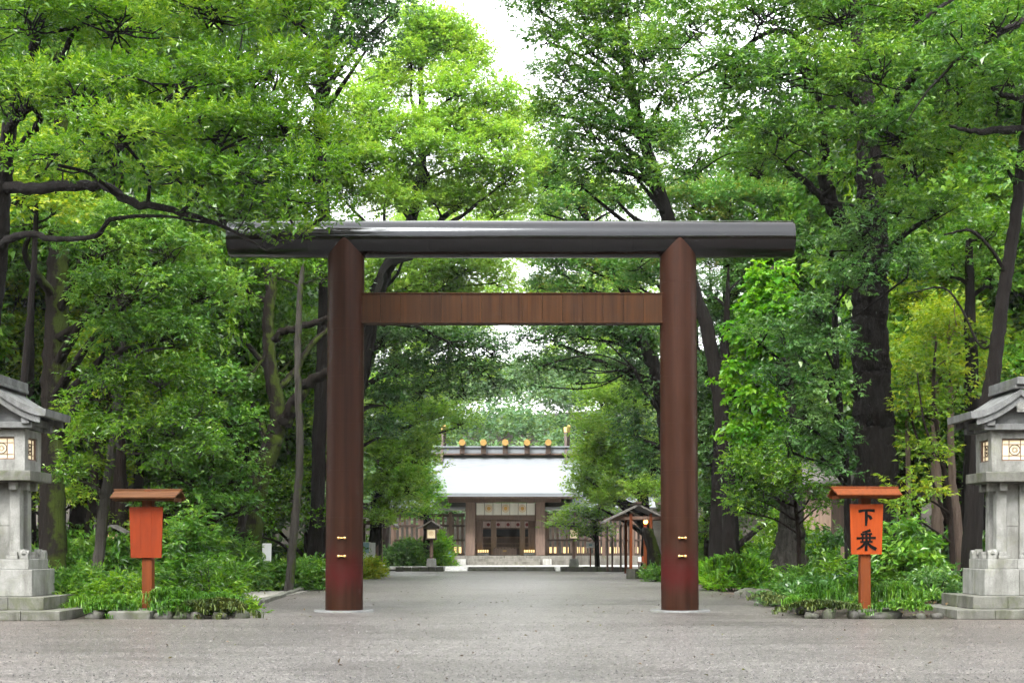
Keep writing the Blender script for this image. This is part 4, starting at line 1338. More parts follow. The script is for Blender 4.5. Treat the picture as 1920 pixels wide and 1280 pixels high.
LEAFCOUNT = [0]
def tree(name, label, trunk, lobes, sp, mat, seed, dens=None, bark='bark_dark', limbs=(), group=None, auto=True, twig=0.45, flare=1.35, seg=18, rough=0.085, cat='tree', scale_leaf=1.0, fill=0.55):
    """trunk: [(x,y,z,r)...]; lobes: arrays; limbs: lists of (x,y,z,r)"""
    rng = np.random.default_rng(seed)
    trunk = np.array(trunk, float)
    base = trunk[0, :3].copy()
    t = thing(name, label, cat, tuple(base), 0, group)
    T = catmull(trunk, 12)
    T[:, :3] -= base
    nT = len(T)
    amp = np.minimum(1, np.arange(nT) / 8.0)[:, None] * T[:, 3:4] * 0.07
    T[:, :3] += rng.normal(0, 1, (nT, 3)) * amp * np.array([1, 1, 0])
    rad = T[:, 3].copy()
    hz = T[:, 2] - T[0, 2]
    rad *= 1 + (flare - 1) * np.exp(-hz / (1.6 * trunk[0, 3] + 0.25))
    V, Q = tube(T[:, :3], rad, seg, rough, rng)
    link('trunk', np_mesh('trunk', V, Q, True), M[bark], t)
    ends = []
    for lb in limbs:
        Lb = catmull(np.array(lb, float), 6)
        Lb[:, :3] -= base
        Lb[1:-1, :3] += rng.normal(0, 1, (len(Lb) - 2, 3)) * Lb[1:-1, 3:4] * 0.25
        V, Q = tube(Lb[:, :3], Lb[:, 3], 9, rough * 0.7, rng)
        link('limb', np_mesh('limb', V, Q, True), M[bark], t)
        ends.append(Lb)
    if lobes is None or len(lobes) == 0:
        return t
    lobes = [np.array(l, float) for l in lobes]
    for l in lobes: l[:3] -= base
    s = SP[sp]
    if dens is None:
        dens = {'near': 9.0, 'broad': 7.5, 'mid': 6.0, 'fine': 4.6, 'far': 3.2, 'fluffy': 7.5, 'vine': 9}[sp]
    dens *= {'fine': 1.12, 'mid': 1.12, 'near': 1.2, 'broad': 1.03, 'far': 0.95}.get(sp, 1.0)
    pr = s['pr'] * scale_leaf
    C, PR, own = pads_in_lobes(rng, lobes, dens, pr)
    V, rnd = leaf_cloud(rng, C, PR, s['ns'], s['K'], s['leaf'] * scale_leaf, s['wid'] * scale_leaf, s['slen'] * scale_leaf, s['rise'], s['droop'], s['flat'], tri=s.get('tri', False))
    # larger leaves inside the crown, coloured darker for the shade in there
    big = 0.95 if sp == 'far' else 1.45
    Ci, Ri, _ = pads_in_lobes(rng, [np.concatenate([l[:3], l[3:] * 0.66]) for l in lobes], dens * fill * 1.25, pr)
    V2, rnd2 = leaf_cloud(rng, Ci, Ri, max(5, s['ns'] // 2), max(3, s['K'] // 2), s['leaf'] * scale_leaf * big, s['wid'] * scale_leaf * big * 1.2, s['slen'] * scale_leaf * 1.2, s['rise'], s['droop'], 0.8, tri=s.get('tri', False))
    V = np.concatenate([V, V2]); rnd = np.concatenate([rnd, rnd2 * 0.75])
    LEAFCOUNT[0] += len(V)
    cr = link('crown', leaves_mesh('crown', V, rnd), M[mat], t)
    cr['kind'] = 'stuff'
    # limbs to the lobes
    hubs = []
    for l in lobes:
        c = l[:3]
        cand = T[:, :3]
        dh = np.linalg.norm(cand[:, :2] - c[:2], axis=1)
        tgt = c[2] - 0.45 * dh
        i = int(np.argmin(np.abs(cand[:, 2] - tgt) + 0.001 * np.arange(nT)))
        p0 = cand[i]; r0 = T[i, 3]
        for Lb in ends:
            dd = np.linalg.norm(Lb[:, :3] - c, axis=1)
            k = int(np.argmin(dd))
            if dd[k] < np.linalg.norm(p0 - c) * 0.8:
                p0 = Lb[k, :3]; r0 = Lb[k, 3]
        hubs.append(c)
        if auto:
            mid = p0 * 0.5 + c * 0.5 + np.array([0, 0, 0.06 * np.linalg.norm(c - p0)]) + rng.normal(0, 0.08, 3) * np.linalg.norm(c - p0)
            ctrl = np.array([[*p0, min(r0 * 0.6, 0.16)], [*mid, min(r0 * 0.4, 0.10)], [*c, 0.035]])
            Lb = catmull(ctrl, 6)
            V, Q = tube(Lb[:, :3], Lb[:, 3], 7, 0.05, rng)
            link('limb', np_mesh('limb', V, Q, True), M[bark], t)
    # twigs
    parts = []
    sel = rng.random(len(C)) < twig
    for c, o_, r_ in zip(C[sel], own[sel], PR[sel]):
        h = hubs[o_] + rng.normal(0, 0.12, 3)
        mid = (h + c) / 2 + rng.normal(0, 0.10, 3) * np.linalg.norm(c - h)
        Pt = np.array([h, (h + mid) / 2 + rng.normal(0, 0.02, 3), mid, (mid + c) / 2, c])
        parts.append(tube(Pt, np.linspace(0.022, 0.006, 5) * (1 + 0.25 * r_), 4))
    if parts:
        V, Q = merge(parts)
        tw = link('twigs', np_mesh('twigs', V, Q, True), M[bark], t)
        tw['kind'] = 'stuff'
    return t

def TP(*pts):
    """trunk points given as (px, py, d, r)"""
    return [tuple(W(a, b, d)) + (r,) for a, b, d, r in pts]
def gbase(px, d, r):
    x = (px - 960) / F * d
    return (x, d, float(ground_h(x, d)) - 0.12, r)

# --- near tree on the left, layered bright sprays reaching over the end of the gate beam
L = [lobe(60, 60, 110, 90, 28.5), lobe(220, 60, 140, 80, 28), lobe(400, 40, 130, 75, 27.5), lobe(560, 50, 90, 60, 28),
     lobe(150, 190, 120, 60, 27.5), lobe(330, 170, 150, 60, 27), lobe(500, 150, 120, 60, 27.5), lobe(600, 160, 60, 60, 28.5),
     lobe(230, 265, 120, 45, 26.6), lobe(400, 260, 130, 50, 26.8), lobe(540, 250, 100, 50, 27.2), lobe(620, 270, 40, 40, 28),
     lobe(110, 310, 90, 40, 27), lobe(330, 335, 110, 40, 26.5), lobe(480, 345, 120, 40, 26.6), lobe(590, 340, 70, 45, 27),
     lobe(540, 395, 90, 28, 26.8), lobe(470, 425, 50, 18, 26.8), lobe(600, 410, 50, 20, 27.0), lobe(525, 440, 40, 14, 26.8), lobe(410, 400, 60, 22, 26.6), lobe(30, 210, 60, 70, 28.5)]
tree('broadleaf_tree', 'large bright green tree whose layered boughs reach over the gate beam end', 
     [gbase(-45, 31.5, 0.30)] + TP((-30, 700, 31.2, 0.25), (-10, 520, 31, 0.22), (5, 350, 30.6, 0.19), (20, 230, 30, 0.15), (60, 100, 29.5, 0.11), (110, -60, 29, 0.06)),
     L, 'near', 'leaf_bright', 11, bark='bark_dark', dens=8.0,
     limbs=[TP((5, 352, 30.6, 0.13), (90, 352, 29.6, 0.115), (190, 348, 28.6, 0.10), (250, 380, 27.8, 0.085), (340, 398, 27.2, 0.06), (430, 430, 26.8, 0.035), (500, 470, 26.6, 0.012)),
            TP((340, 398, 27.2, 0.05), (385, 340, 27, 0.04), (405, 290, 26.9, 0.03), (500, 240, 26.9, 0.015)),
            TP((-10, 470, 31, 0.10), (40, 440, 30, 0.08), (110, 448, 29.2, 0.06), (180, 442, 28.4, 0.05), (215, 410, 28, 0.045), (300, 405, 27.5, 0.03), (400, 420, 27, 0.02)),
            TP((12, 250, 30, 0.12), (50, 200, 29.5, 0.10), (90, 160, 29, 0.08), (140, 60, 28.6, 0.05), (200, 0, 28.4, 0.03)),
            TP((10, 300, 30.4, 0.09), (60, 245, 29.6, 0.07), (75, 225, 29.2, 0.06), (65, 205, 29, 0.05)),
            TP((140, 260, 28.6, 0.05), (190, 285, 28, 0.045), (330, 235, 27.5, 0.05), (380, 220, 27.2, 0.045), (440, 130, 27, 0.025), (455, 60, 27, 0.012)),
            TP((330, 235, 27.5, 0.035), (430, 220, 27, 0.025), (540, 185, 27, 0.012)),
            TP((100, 60, 28.8, 0.04), (200, 40, 28.4, 0.03), (270, 20, 28.2, 0.02))])

# --- left wood
tree('broadleaf_tree', 'tall tree with a thick dark trunk mossed on one side behind the cut-off stone lantern',
     [gbase(97, 42, 0.38)] + TP((100, 900, 42, 0.36), (103, 700, 42, 0.34), (108, 520, 42, 0.30), (112, 380, 42, 0.26), (118, 200, 42, 0.20), (125, 0, 42, 0.15)),
     [lobe(60, 430, 90, 60, 39), lobe(190, 470, 90, 70, 38.5), lobe(320, 480, 90, 60, 38.5), lobe(250, 560, 110, 60, 38), lobe(380, 560, 80, 60, 39), lobe(200, 640, 70, 50, 38.2), lobe(330, 630, 90, 50, 38.4), lobe(30, 300, 90, 90, 40), lobe(120, 120, 120, 110, 41), lobe(250, 420, 90, 40, 39)],
     'broad', 'leaf_mid', 12, bark='bark_moss', flare=1.25)
tree('slender_tree', 'slim leaning grey trunk behind the little wooden lantern, airy yellow-green leaves',
     [gbase(176, 41, 0.17)] + TP((195, 950, 41, 0.15), (212, 830, 41, 0.13), (222, 720, 41, 0.11), (230, 620, 41, 0.08), (235, 540, 41, 0.05)),
     [lobe(200, 740, 80, 45, 39), lobe(300, 720, 80, 50, 39), lobe(360, 790, 60, 50, 39), lobe(250, 810, 90, 40, 39.2), lobe(370, 850, 45, 40, 39), lobe(160, 820, 40, 60, 39.5), lobe(150, 900, 35, 50, 40), lobe(310, 870, 60, 30, 39.5), lobe(330, 650, 80, 40, 39.4)],
     'broad', 'leaf_bright', 13, bark='bark_grey', dens=6.5, limbs=[TP((215, 830, 41, 0.05), (250, 850, 40.5, 0.04), (330, 830, 40, 0.02))])
for i, (pb, pt, r_, d_, lab) in enumerate((((158, 1075), (178, 880), 0.16, 47, 'reddish-brown slim trunk in the pair behind the slim grey tree'), ((182, 1075), (190, 900), 0.14, 48, 'second reddish-brown slim trunk, next to the slim grey tree'),
        ((262, 1075), (258, 700), 0.22, 52, 'dark straight trunk standing behind the blank signboard'), ((60, 1075), (58, 640), 0.16, 47, 'narrow dark trunk between the stone lantern and the mossed trunk'),
        ((20, 1000), (62, 520), 0.10, 35, 'thin leaning trunk rising above the cut-off stone lantern roof'))):
    x0 = gbase(pb[0], d_, r_)
    tree('slender_tree', lab, [x0] + TP(((pb[0] + pt[0]) / 2, (pb[1] + pt[1]) / 2, d_, r_ * 0.85), (pt[0], pt[1], d_, r_ * 0.7), (pt[0] + 8, pt[1] - 200, d_, r_ * 0.4)),
         [lobe(pt[0] + 10, pt[1] - 200, 60, 70, d_), lobe(pt[0] + 40, pt[1] - 120, 50, 50, d_), lobe(pt[0] - 30, pt[1] - 140, 50, 60, d_)], 'mid', 'leaf_mid' if i % 2 else 'leaf_yellow', 40 + i, bark='bark_brown' if i < 2 else 'bark_dark', dens=4.5)
tree('mossy_tree', 'leaning forked tree with bright moss on its limbs left of the gate post',
     [gbase(458, 49, 0.46)] + TP((478, 930, 49, 0.38), (508, 840, 49, 0.32), (522, 780, 49, 0.27), (508, 690, 49, 0.22), (503, 600, 49, 0.19), (512, 500, 49, 0.16), (500, 380, 49, 0.15), (510, 250, 49, 0.1)),
     [lobe(480, 480, 70, 60, 52), lobe(560, 520, 70, 60, 52), lobe(430, 620, 60, 80, 53), lobe(560, 660, 60, 60, 54), lobe(450, 760, 60, 60, 53), lobe(420, 520, 60, 60, 51), lobe(600, 480, 50, 50, 51), lobe(380, 700, 50, 60, 50)],
     'mid', 'leaf_mid', 14, bark='bark_moss', rough=0.07, dens=5,
     limbs=[TP((525, 800, 49, 0.26), (545, 770, 48.6, 0.23), (570, 725, 48.2, 0.20), (610, 700, 47.8, 0.17), (650, 640, 47.5, 0.12)),
            TP((507, 640, 49, 0.16), (540, 620, 48.6, 0.14), (590, 605, 48, 0.12), (625, 595, 47.6, 0.10)),
            TP((515, 730, 49, 0.13), (550, 700, 49.4, 0.12), (590, 640, 49.6, 0.10), (640, 600, 50, 0.07)),
            TP((505, 660, 49, 0.07), (470, 700, 48.6, 0.055), (430, 715, 48.4, 0.04), (400, 690, 48.2, 0.02))])
tree('slender_tree', 'thin pale speckled trunk rising close to the gate post from the leafy shrubs',
     [gbase(540, 43.5, 0.13)] + TP((552, 980, 43.5, 0.12), (562, 860, 43.5, 0.11), (558, 700, 43.5, 0.10), (562, 560, 43.5, 0.085), (568, 500, 43.5, 0.06)),
     [lobe(560, 470, 60, 40, 44), lobe(600, 520, 40, 30, 44), lobe(520, 520, 40, 40, 44)], 'mid', 'leaf_bright', 15, bark='bark_grey', flare=1.1)
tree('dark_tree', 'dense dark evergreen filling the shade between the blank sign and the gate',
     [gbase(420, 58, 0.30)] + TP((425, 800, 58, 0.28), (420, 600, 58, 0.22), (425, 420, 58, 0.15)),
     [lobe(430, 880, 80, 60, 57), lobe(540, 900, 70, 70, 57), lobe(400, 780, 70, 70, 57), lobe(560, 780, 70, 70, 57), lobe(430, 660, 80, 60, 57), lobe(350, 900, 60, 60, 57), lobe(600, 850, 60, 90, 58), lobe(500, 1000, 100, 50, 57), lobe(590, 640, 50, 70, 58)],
     'far', 'leaf_dark', 16, dens=2.6)

tree('understorey_tree', 'leafy mid-green understorey tree between the blank sign and the leaning forked tree',
     [gbase(395, 45, 0.10)] + TP((398, 960, 45, 0.09), (392, 850, 45, 0.07), (400, 740, 45, 0.05)),
     [lobe(340, 900, 45, 40, 44), lobe(400, 860, 50, 40, 44), lobe(450, 900, 40, 40, 45), lobe(380, 950, 50, 30, 43.5), lobe(430, 800, 50, 40, 45), lobe(360, 800, 50, 40, 44.5), lobe(410, 730, 50, 40, 45.5), lobe(340, 720, 45, 40, 45), lobe(450, 960, 40, 30, 45), lobe(300, 960, 40, 30, 44.5)],
     'mid', 'leaf_shrub', 71, dens=5.5, bark='bark_brown')
tree('understorey_tree', 'soft yellow-green tree in the gap between the mossed trunk and the slim grey tree',
     [gbase(30, 50, 0.12)] + TP((34, 900, 50, 0.1), (40, 740, 50, 0.08), (45, 620, 50, 0.05)),
     [lobe(20, 640, 60, 50, 48), lobe(70, 720, 50, 50, 48), lobe(140, 700, 40, 60, 49), lobe(150, 830, 45, 50, 47), lobe(130, 950, 50, 40, 46), lobe(30, 560, 60, 50, 48), lobe(210, 900, 40, 40, 48), lobe(160, 600, 50, 50, 49), lobe(240, 1000, 60, 25, 47)],
     'mid', 'leaf_yellow', 72, dens=5.0, bark='bark_brown')
tree('understorey_tree', 'fresh green tree filling the space behind the thin pale trunk near the gate post',
     [gbase(575, 58, 0.14)] + TP((578, 920, 58, 0.12), (575, 800, 58, 0.09), (580, 680, 58, 0.06)),
     [lobe(560, 700, 45, 45, 55), lobe(600, 760, 40, 50, 55), lobe(560, 820, 50, 45, 54.5), lobe(600, 880, 40, 45, 54.5), lobe(550, 930, 50, 40, 54), lobe(600, 980, 40, 35, 54), lobe(500, 960, 45, 40, 54), lobe(590, 640, 40, 40, 56), lobe(470, 1000, 45, 25, 53)],
     'mid', 'leaf_bright', 73, dens=5.5, bark='bark_brown')
# --- centre-left
tree('dark_tree', 'dark evergreen crown in the upper part of the picture left of the pale sky',
     [gbase(590, 54, 0.26)] + TP((600, 800, 53, 0.24), (610, 500, 52, 0.22), (600, 200, 50, 0.2), (640, 0, 50, 0.15), (650, -150, 50, 0.1)),
     [lobe(560, 20, 90, 60, 47), lobe(670, 30, 70, 60, 47), lobe(730, 30, 45, 40, 47), lobe(620, 100, 70, 40, 47.5), lobe(690, 90, 60, 50, 47.5), lobe(520, 100, 60, 50, 48), lobe(480, 30, 80, 70, 48), lobe(640, -70, 110, 60, 48)],
     'broad', 'leaf_dark', 17, scale_leaf=1.15, dens=5.5)
tree('pale_tree', 'great pale yellow-green tree glowing above the gate beam beside the open sky',
     [gbase(625, 66, 0.50)] + TP((632, 900, 66, 0.46), (655, 700, 66, 0.42), (710, 540, 66, 0.34), (765, 430, 66, 0.27), (790, 330, 66, 0.22), (790, 200, 66, 0.15), (785, 80, 66, 0.08)),
     [lobe(790, 60, 60, 45, 66), lobe(840, 90, 60, 50, 66), lobe(880, 130, 45, 40, 66), lobe(770, 130, 60, 50, 66), lobe(850, 180, 60, 45, 65), lobe(940, 190, 40, 30, 66), lobe(900, 210, 45, 30, 66), lobe(830, 250, 70, 45, 65),
      lobe(740, 260, 70, 45, 64), lobe(670, 220, 60, 50, 64), lobe(930, 270, 50, 40, 65), lobe(690, 320, 70, 45, 63), lobe(790, 300, 60, 35, 63.5), lobe(880, 310, 60, 40, 64), lobe(950, 340, 50, 45, 65), lobe(640, 370, 60, 40, 63), lobe(720, 385, 60, 35, 63), lobe(860, 380, 50, 30, 65), lobe(930, 400, 50, 25, 66), lobe(800, 110, 50, 50, 67), lobe(720, 180, 55, 50, 66), lobe(650, 290, 60, 50, 65), lobe(770, 340, 60, 35, 65), lobe(820, 385, 50, 28, 65), lobe(905, 255, 50, 35, 66), lobe(960, 240, 35, 30, 67), lobe(985, 300, 30, 35, 68), lobe(970, 385, 40, 30, 68), lobe(890, 350, 50, 30, 66)],
     'fine', 'leaf_pale', 18, dens=5.6, fill=0.8, bark='bark_dark',
     limbs=[TP((775, 480, 66, 0.16), (830, 410, 66, 0.13), (870, 380, 66, 0.09), (920, 340, 66, 0.05)), TP((770, 480, 66, 0.2), (720, 500, 64, 0.16), (705, 560, 62, 0.12)), TP((788, 340, 66, 0.1), (840, 320, 65.5, 0.07), (900, 300, 65, 0.03)),
            TP((780, 430, 66, 0.12), (840, 420, 65, 0.1), (910, 370, 65, 0.06), (960, 330, 65, 0.03)), TP((790, 260, 66, 0.08), (770, 180, 66, 0.06), (775, 130, 66, 0.04))])
tree('pale_tree', 'yellow-green tree seen between the top beam and the tie beam, left half',
     [gbase(655, 74, 0.36)] + TP((662, 800, 74, 0.32), (700, 640, 74, 0.3), (720, 540, 74, 0.22), (740, 470, 74, 0.15)),
     [lobe(720, 510, 50, 35, 73), lobe(800, 510, 55, 35, 73), lobe(870, 510, 55, 35, 73), lobe(930, 530, 35, 25, 74), lobe(760, 560, 60, 30, 73), lobe(850, 570, 60, 30, 74), lobe(800, 440, 60, 35, 74), lobe(900, 450, 40, 30, 75), lobe(700, 540, 50, 40, 73), lobe(830, 540, 60, 30, 73.5), lobe(910, 500, 35, 30, 74)],
     'fine', 'leaf_pale', 19, dens=5.0, fill=0.8,
     limbs=[TP((690, 600, 72, 0.14), (715, 540, 71, 0.12), (735, 480, 70, 0.09), (745, 440, 70, 0.05)), TP((700, 560, 71, 0.10), (740, 520, 70.5, 0.08), (755, 490, 70, 0.06))])
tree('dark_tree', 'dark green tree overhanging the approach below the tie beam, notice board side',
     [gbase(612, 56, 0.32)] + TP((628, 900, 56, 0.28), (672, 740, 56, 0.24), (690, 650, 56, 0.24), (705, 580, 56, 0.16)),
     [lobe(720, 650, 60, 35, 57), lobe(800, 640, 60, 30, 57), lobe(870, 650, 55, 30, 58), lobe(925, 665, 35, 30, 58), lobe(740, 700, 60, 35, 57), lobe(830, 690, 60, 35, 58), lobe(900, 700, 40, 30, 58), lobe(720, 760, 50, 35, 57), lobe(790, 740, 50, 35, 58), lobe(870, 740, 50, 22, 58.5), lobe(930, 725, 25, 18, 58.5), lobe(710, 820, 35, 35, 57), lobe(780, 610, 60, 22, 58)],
     'mid', 'leaf_dark', 20, dens=6.5, limbs=[TP((672, 700, 56, 0.2), (690, 610, 55.6, 0.16), (720, 605, 55.4, 0.13), (770, 610, 55.6, 0.09), (840, 640, 56.5, 0.04))])
tree('yellow_green_tree', 'yellow-green tree below the dark boughs beside the gatehouse roof',
     [gbase(700, 72, 0.30)] + TP((705, 980, 72, 0.28), (715, 880, 72, 0.22), (740, 800, 72, 0.15)),
     [lobe(720, 800, 50, 40, 71), lobe(780, 790, 45, 35, 72), lobe(830, 780, 40, 30, 73), lobe(860, 800, 25, 25, 73), lobe(720, 870, 45, 45, 70.5), lobe(770, 850, 40, 40, 72), lobe(710, 930, 35, 40, 70.5), lobe(760, 920, 40, 40, 71), lobe(800, 820, 30, 20, 73), lobe(710, 985, 30, 22, 70), lobe(740, 960, 40, 30, 71), lobe(790, 870, 35, 30, 73), lobe(740, 780, 40, 35, 72), lobe(700, 840, 30, 40, 71)],
     'fine', 'leaf_pale', 21, dens=5.2)
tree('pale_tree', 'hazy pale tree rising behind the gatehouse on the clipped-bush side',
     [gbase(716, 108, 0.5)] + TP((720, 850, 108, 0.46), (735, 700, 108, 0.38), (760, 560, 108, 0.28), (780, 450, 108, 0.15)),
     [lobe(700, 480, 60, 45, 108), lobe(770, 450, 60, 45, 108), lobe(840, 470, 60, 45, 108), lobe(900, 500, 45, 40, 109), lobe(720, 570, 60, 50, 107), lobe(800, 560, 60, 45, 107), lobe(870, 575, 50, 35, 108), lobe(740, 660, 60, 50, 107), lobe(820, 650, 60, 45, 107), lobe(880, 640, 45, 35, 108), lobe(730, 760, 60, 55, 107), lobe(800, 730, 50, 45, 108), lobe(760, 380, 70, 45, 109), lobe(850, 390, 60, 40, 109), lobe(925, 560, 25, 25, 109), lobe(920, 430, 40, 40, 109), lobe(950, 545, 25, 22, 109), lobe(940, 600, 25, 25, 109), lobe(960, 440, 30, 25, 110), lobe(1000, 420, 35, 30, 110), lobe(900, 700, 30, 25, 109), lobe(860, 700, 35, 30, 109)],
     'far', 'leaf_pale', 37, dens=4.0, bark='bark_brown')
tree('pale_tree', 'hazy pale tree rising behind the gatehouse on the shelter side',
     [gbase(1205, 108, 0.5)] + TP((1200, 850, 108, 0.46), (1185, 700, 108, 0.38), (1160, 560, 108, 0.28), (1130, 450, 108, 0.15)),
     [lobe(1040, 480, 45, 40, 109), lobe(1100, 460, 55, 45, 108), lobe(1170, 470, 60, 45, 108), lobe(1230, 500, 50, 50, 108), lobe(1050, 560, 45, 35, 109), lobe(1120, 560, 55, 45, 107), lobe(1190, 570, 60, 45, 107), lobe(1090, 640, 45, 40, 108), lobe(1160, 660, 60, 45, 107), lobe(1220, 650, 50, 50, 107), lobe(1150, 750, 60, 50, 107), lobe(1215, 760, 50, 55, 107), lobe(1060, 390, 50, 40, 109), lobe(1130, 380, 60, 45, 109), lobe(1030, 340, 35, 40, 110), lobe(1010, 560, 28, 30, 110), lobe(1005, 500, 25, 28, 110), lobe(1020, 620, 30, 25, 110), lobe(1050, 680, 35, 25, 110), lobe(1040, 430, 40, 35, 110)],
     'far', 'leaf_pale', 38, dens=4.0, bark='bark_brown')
tree('round_tree', 'dense rounded green tree hiding the roof edge beside the post lantern',
     [gbase(800, 86.5, 0.22)] + TP((800, 990, 86.5, 0.2), (800, 930, 86.5, 0.14)),
     [lobe(785, 900, 30, 40, 86), lobe(768, 930, 35, 40, 86), lobe(806, 940, 22, 36, 86), lobe(760, 900, 30, 35, 87), lobe(790, 970, 25, 20, 86)],
     'fine', 'leaf_vivid', 22, dens=6.5, scale_leaf=0.85)

# --- right
tree('broadleaf_tree', 'huge glossy-leaved tree with a massive dark trunk behind the lettered sign',
     [gbase(1640, 39, 0.58)] + TP((1640, 920, 39, 0.54), (1635, 760, 39, 0.50), (1630, 620, 39, 0.47), (1628, 480, 39, 0.43), (1632, 360, 39, 0.37), (1625, 240, 39, 0.28), (1610, 100, 39, 0.2), (1600, -60, 39, 0.12)),
     [lobe(1300, 60, 100, 70, 37), lobe(1430, 40, 120, 80, 36), lobe(1580, 40, 120, 80, 35.5), lobe(1730, 40, 110, 80, 35), lobe(1850, 60, 100, 90, 34.5), lobe(1380, 150, 100, 60, 36), lobe(1510, 160, 110, 70, 35), lobe(1650, 150, 110, 70, 34.6), lobe(1780, 170, 100, 70, 34.5), lobe(1880, 200, 80, 70, 34),
      lobe(1340, 240, 80, 50, 37), lobe(1460, 260, 80, 55, 35.5), lobe(1560, 250, 70, 45, 35), lobe(1680, 260, 90, 55, 34.8), lobe(1800, 280, 80, 50, 34.5), lobe(1420, 330, 60, 40, 37), lobe(1720, 330, 70, 45, 35), lobe(1300, 330, 70, 40, 39), lobe(1560, 330, 50, 25, 35), lobe(1680, 400, 60, 40, 36), lobe(1760, 400, 60, 40, 36)],
     'broad', 'leaf_mid', 23, dens=6.0, flare=1.2, rough=0.10, seg=30,
     limbs=[TP((1618, 470, 39, 0.24), (1580, 420, 38.6, 0.21), (1555, 370, 38.4, 0.18), (1548, 300, 38, 0.15), (1540, 200, 37.4, 0.1), (1500, 80, 36.6, 0.05)),
            TP((1575, 415, 38.6, 0.11), (1540, 370, 38, 0.10), (1505, 335, 37.6, 0.08), (1450, 290, 37, 0.04)),
            TP((1632, 250, 39, 0.18), (1700, 160, 37.4, 0.12), (1780, 80, 36, 0.07)), TP((1620, 200, 39, 0.15), (1480, 60, 37.4, 0.08), (1380, 100, 36.6, 0.05), (1280, 160, 36.4, 0.025))])
tree('hanging_tree', 'small-leaved evergreen hanging in front of the massive dark trunk below the beam end',
     [gbase(1592, 38, 0.10)] + TP((1588, 900, 37.8, 0.09), (1575, 760, 37.6, 0.08), (1565, 600, 37.5, 0.07), (1580, 480, 37.5, 0.05)),
     [lobe(1560, 470, 70, 45, 36), lobe(1630, 430, 60, 40, 35.6), lobe(1590, 540, 65, 45, 35.6), lobe(1530, 590, 60, 40, 36), lobe(1480, 650, 60, 45, 36.5), lobe(1550, 660, 60, 40, 36), lobe(1470, 720, 55, 40, 36.8), lobe(1550, 740, 55, 40, 36.3), lobe(1500, 790, 60, 35, 36.6), lobe(1570, 820, 35, 30, 36.8), lobe(1420, 640, 40, 40, 37), lobe(1700, 520, 40, 50, 36), lobe(1540, 860, 50, 35, 37), lobe(1490, 850, 50, 35, 37), lobe(1575, 890, 25, 25, 37)],
     'broad', 'leaf_dark', 24, scale_leaf=0.82, dens=7.5)
tree('vine_clad_tree', 'grey buttressed tree hung with vivid green climbing leaves right of the gate',
     [gbase(1480, 46.5, 0.62)] + TP((1482, 1020, 46.5, 0.42), (1486, 940, 46.5, 0.34), (1482, 840, 46.5, 0.30), (1470, 700, 46.5, 0.26), (1455, 560, 46.5, 0.18), (1450, 500, 46.5, 0.1)),
     [lobe(1445, 540, 32, 40, 44.5), lobe(1425, 590, 40, 40, 44.5), lobe(1400, 650, 40, 45, 44.5), lobe(1395, 710, 35, 40, 44.5), lobe(1430, 660, 45, 50, 44.3), lobe(1410, 770, 40, 40, 44.5), lobe(1395, 820, 35, 35, 44.5), lobe(1440, 830, 45, 40, 44.5), lobe(1420, 890, 35, 25, 44.6), lobe(1465, 590, 30, 45, 44.5)],
     'vine', 'leaf_vivid', 25, bark='bark_grey', flare=1.35, rough=0.14, seg=26, dens=8)
tree('yellow_shrub', 'yellow-leaved young tree in front of the grey buttressed trunk',
     [gbase(1500, 42, 0.07)] + TP((1497, 1000, 42, 0.06), (1490, 920, 42, 0.05), (1495, 860, 42, 0.03)),
     [lobe(1390, 900, 40, 45, 41.5), lobe(1480, 900, 50, 40, 41), lobe(1520, 930, 40, 30, 41), lobe(1430, 940, 50, 40, 41.5), lobe(1550, 950, 30, 22, 41), lobe(1440, 870, 40, 30, 41.5), lobe(1400, 960, 30, 35, 42)],
     'broad', 'leaf_bright', 26, dens=7, bark='bark_brown')
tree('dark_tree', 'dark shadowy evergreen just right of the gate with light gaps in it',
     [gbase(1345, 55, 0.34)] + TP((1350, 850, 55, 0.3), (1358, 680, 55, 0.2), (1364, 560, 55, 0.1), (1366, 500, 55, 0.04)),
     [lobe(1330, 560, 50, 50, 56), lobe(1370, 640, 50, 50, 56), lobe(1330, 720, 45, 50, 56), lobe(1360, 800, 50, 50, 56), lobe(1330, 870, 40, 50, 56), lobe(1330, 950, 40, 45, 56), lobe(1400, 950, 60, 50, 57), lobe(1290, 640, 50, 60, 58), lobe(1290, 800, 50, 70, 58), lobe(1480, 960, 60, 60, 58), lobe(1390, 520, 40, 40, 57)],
     'mid', 'leaf_dark', 27, dens=3.6)
tree('cypress', 'fluffy light green cypress showing above the right end of the gate beam',
     [gbase(1370, 60, 0.32)] + TP((1370, 800, 60, 0.28), (1365, 600, 60, 0.22), (1362, 440, 60, 0.15), (1360, 360, 60, 0.06)),
     [lobe(1240, 385, 45, 25, 58), lobe(1300, 385, 50, 28, 57.5), lobe(1370, 380, 50, 28, 57), lobe(1440, 390, 40, 32, 57), lobe(1240, 280, 50, 40, 60), lobe(1330, 500, 40, 30, 57.5), lobe(1400, 480, 40, 30, 57.5), lobe(1480, 480, 40, 40, 57.5), lobe(1200, 500, 40, 30, 58), lobe(1250, 520, 40, 35, 59), lobe(1340, 430, 60, 30, 58), lobe(1200, 540, 40, 20, 59), lobe(1490, 430, 35, 40, 58)],
     'fluffy', 'leaf_fluffy', 28, dens=5.5, scale_leaf=1.35)
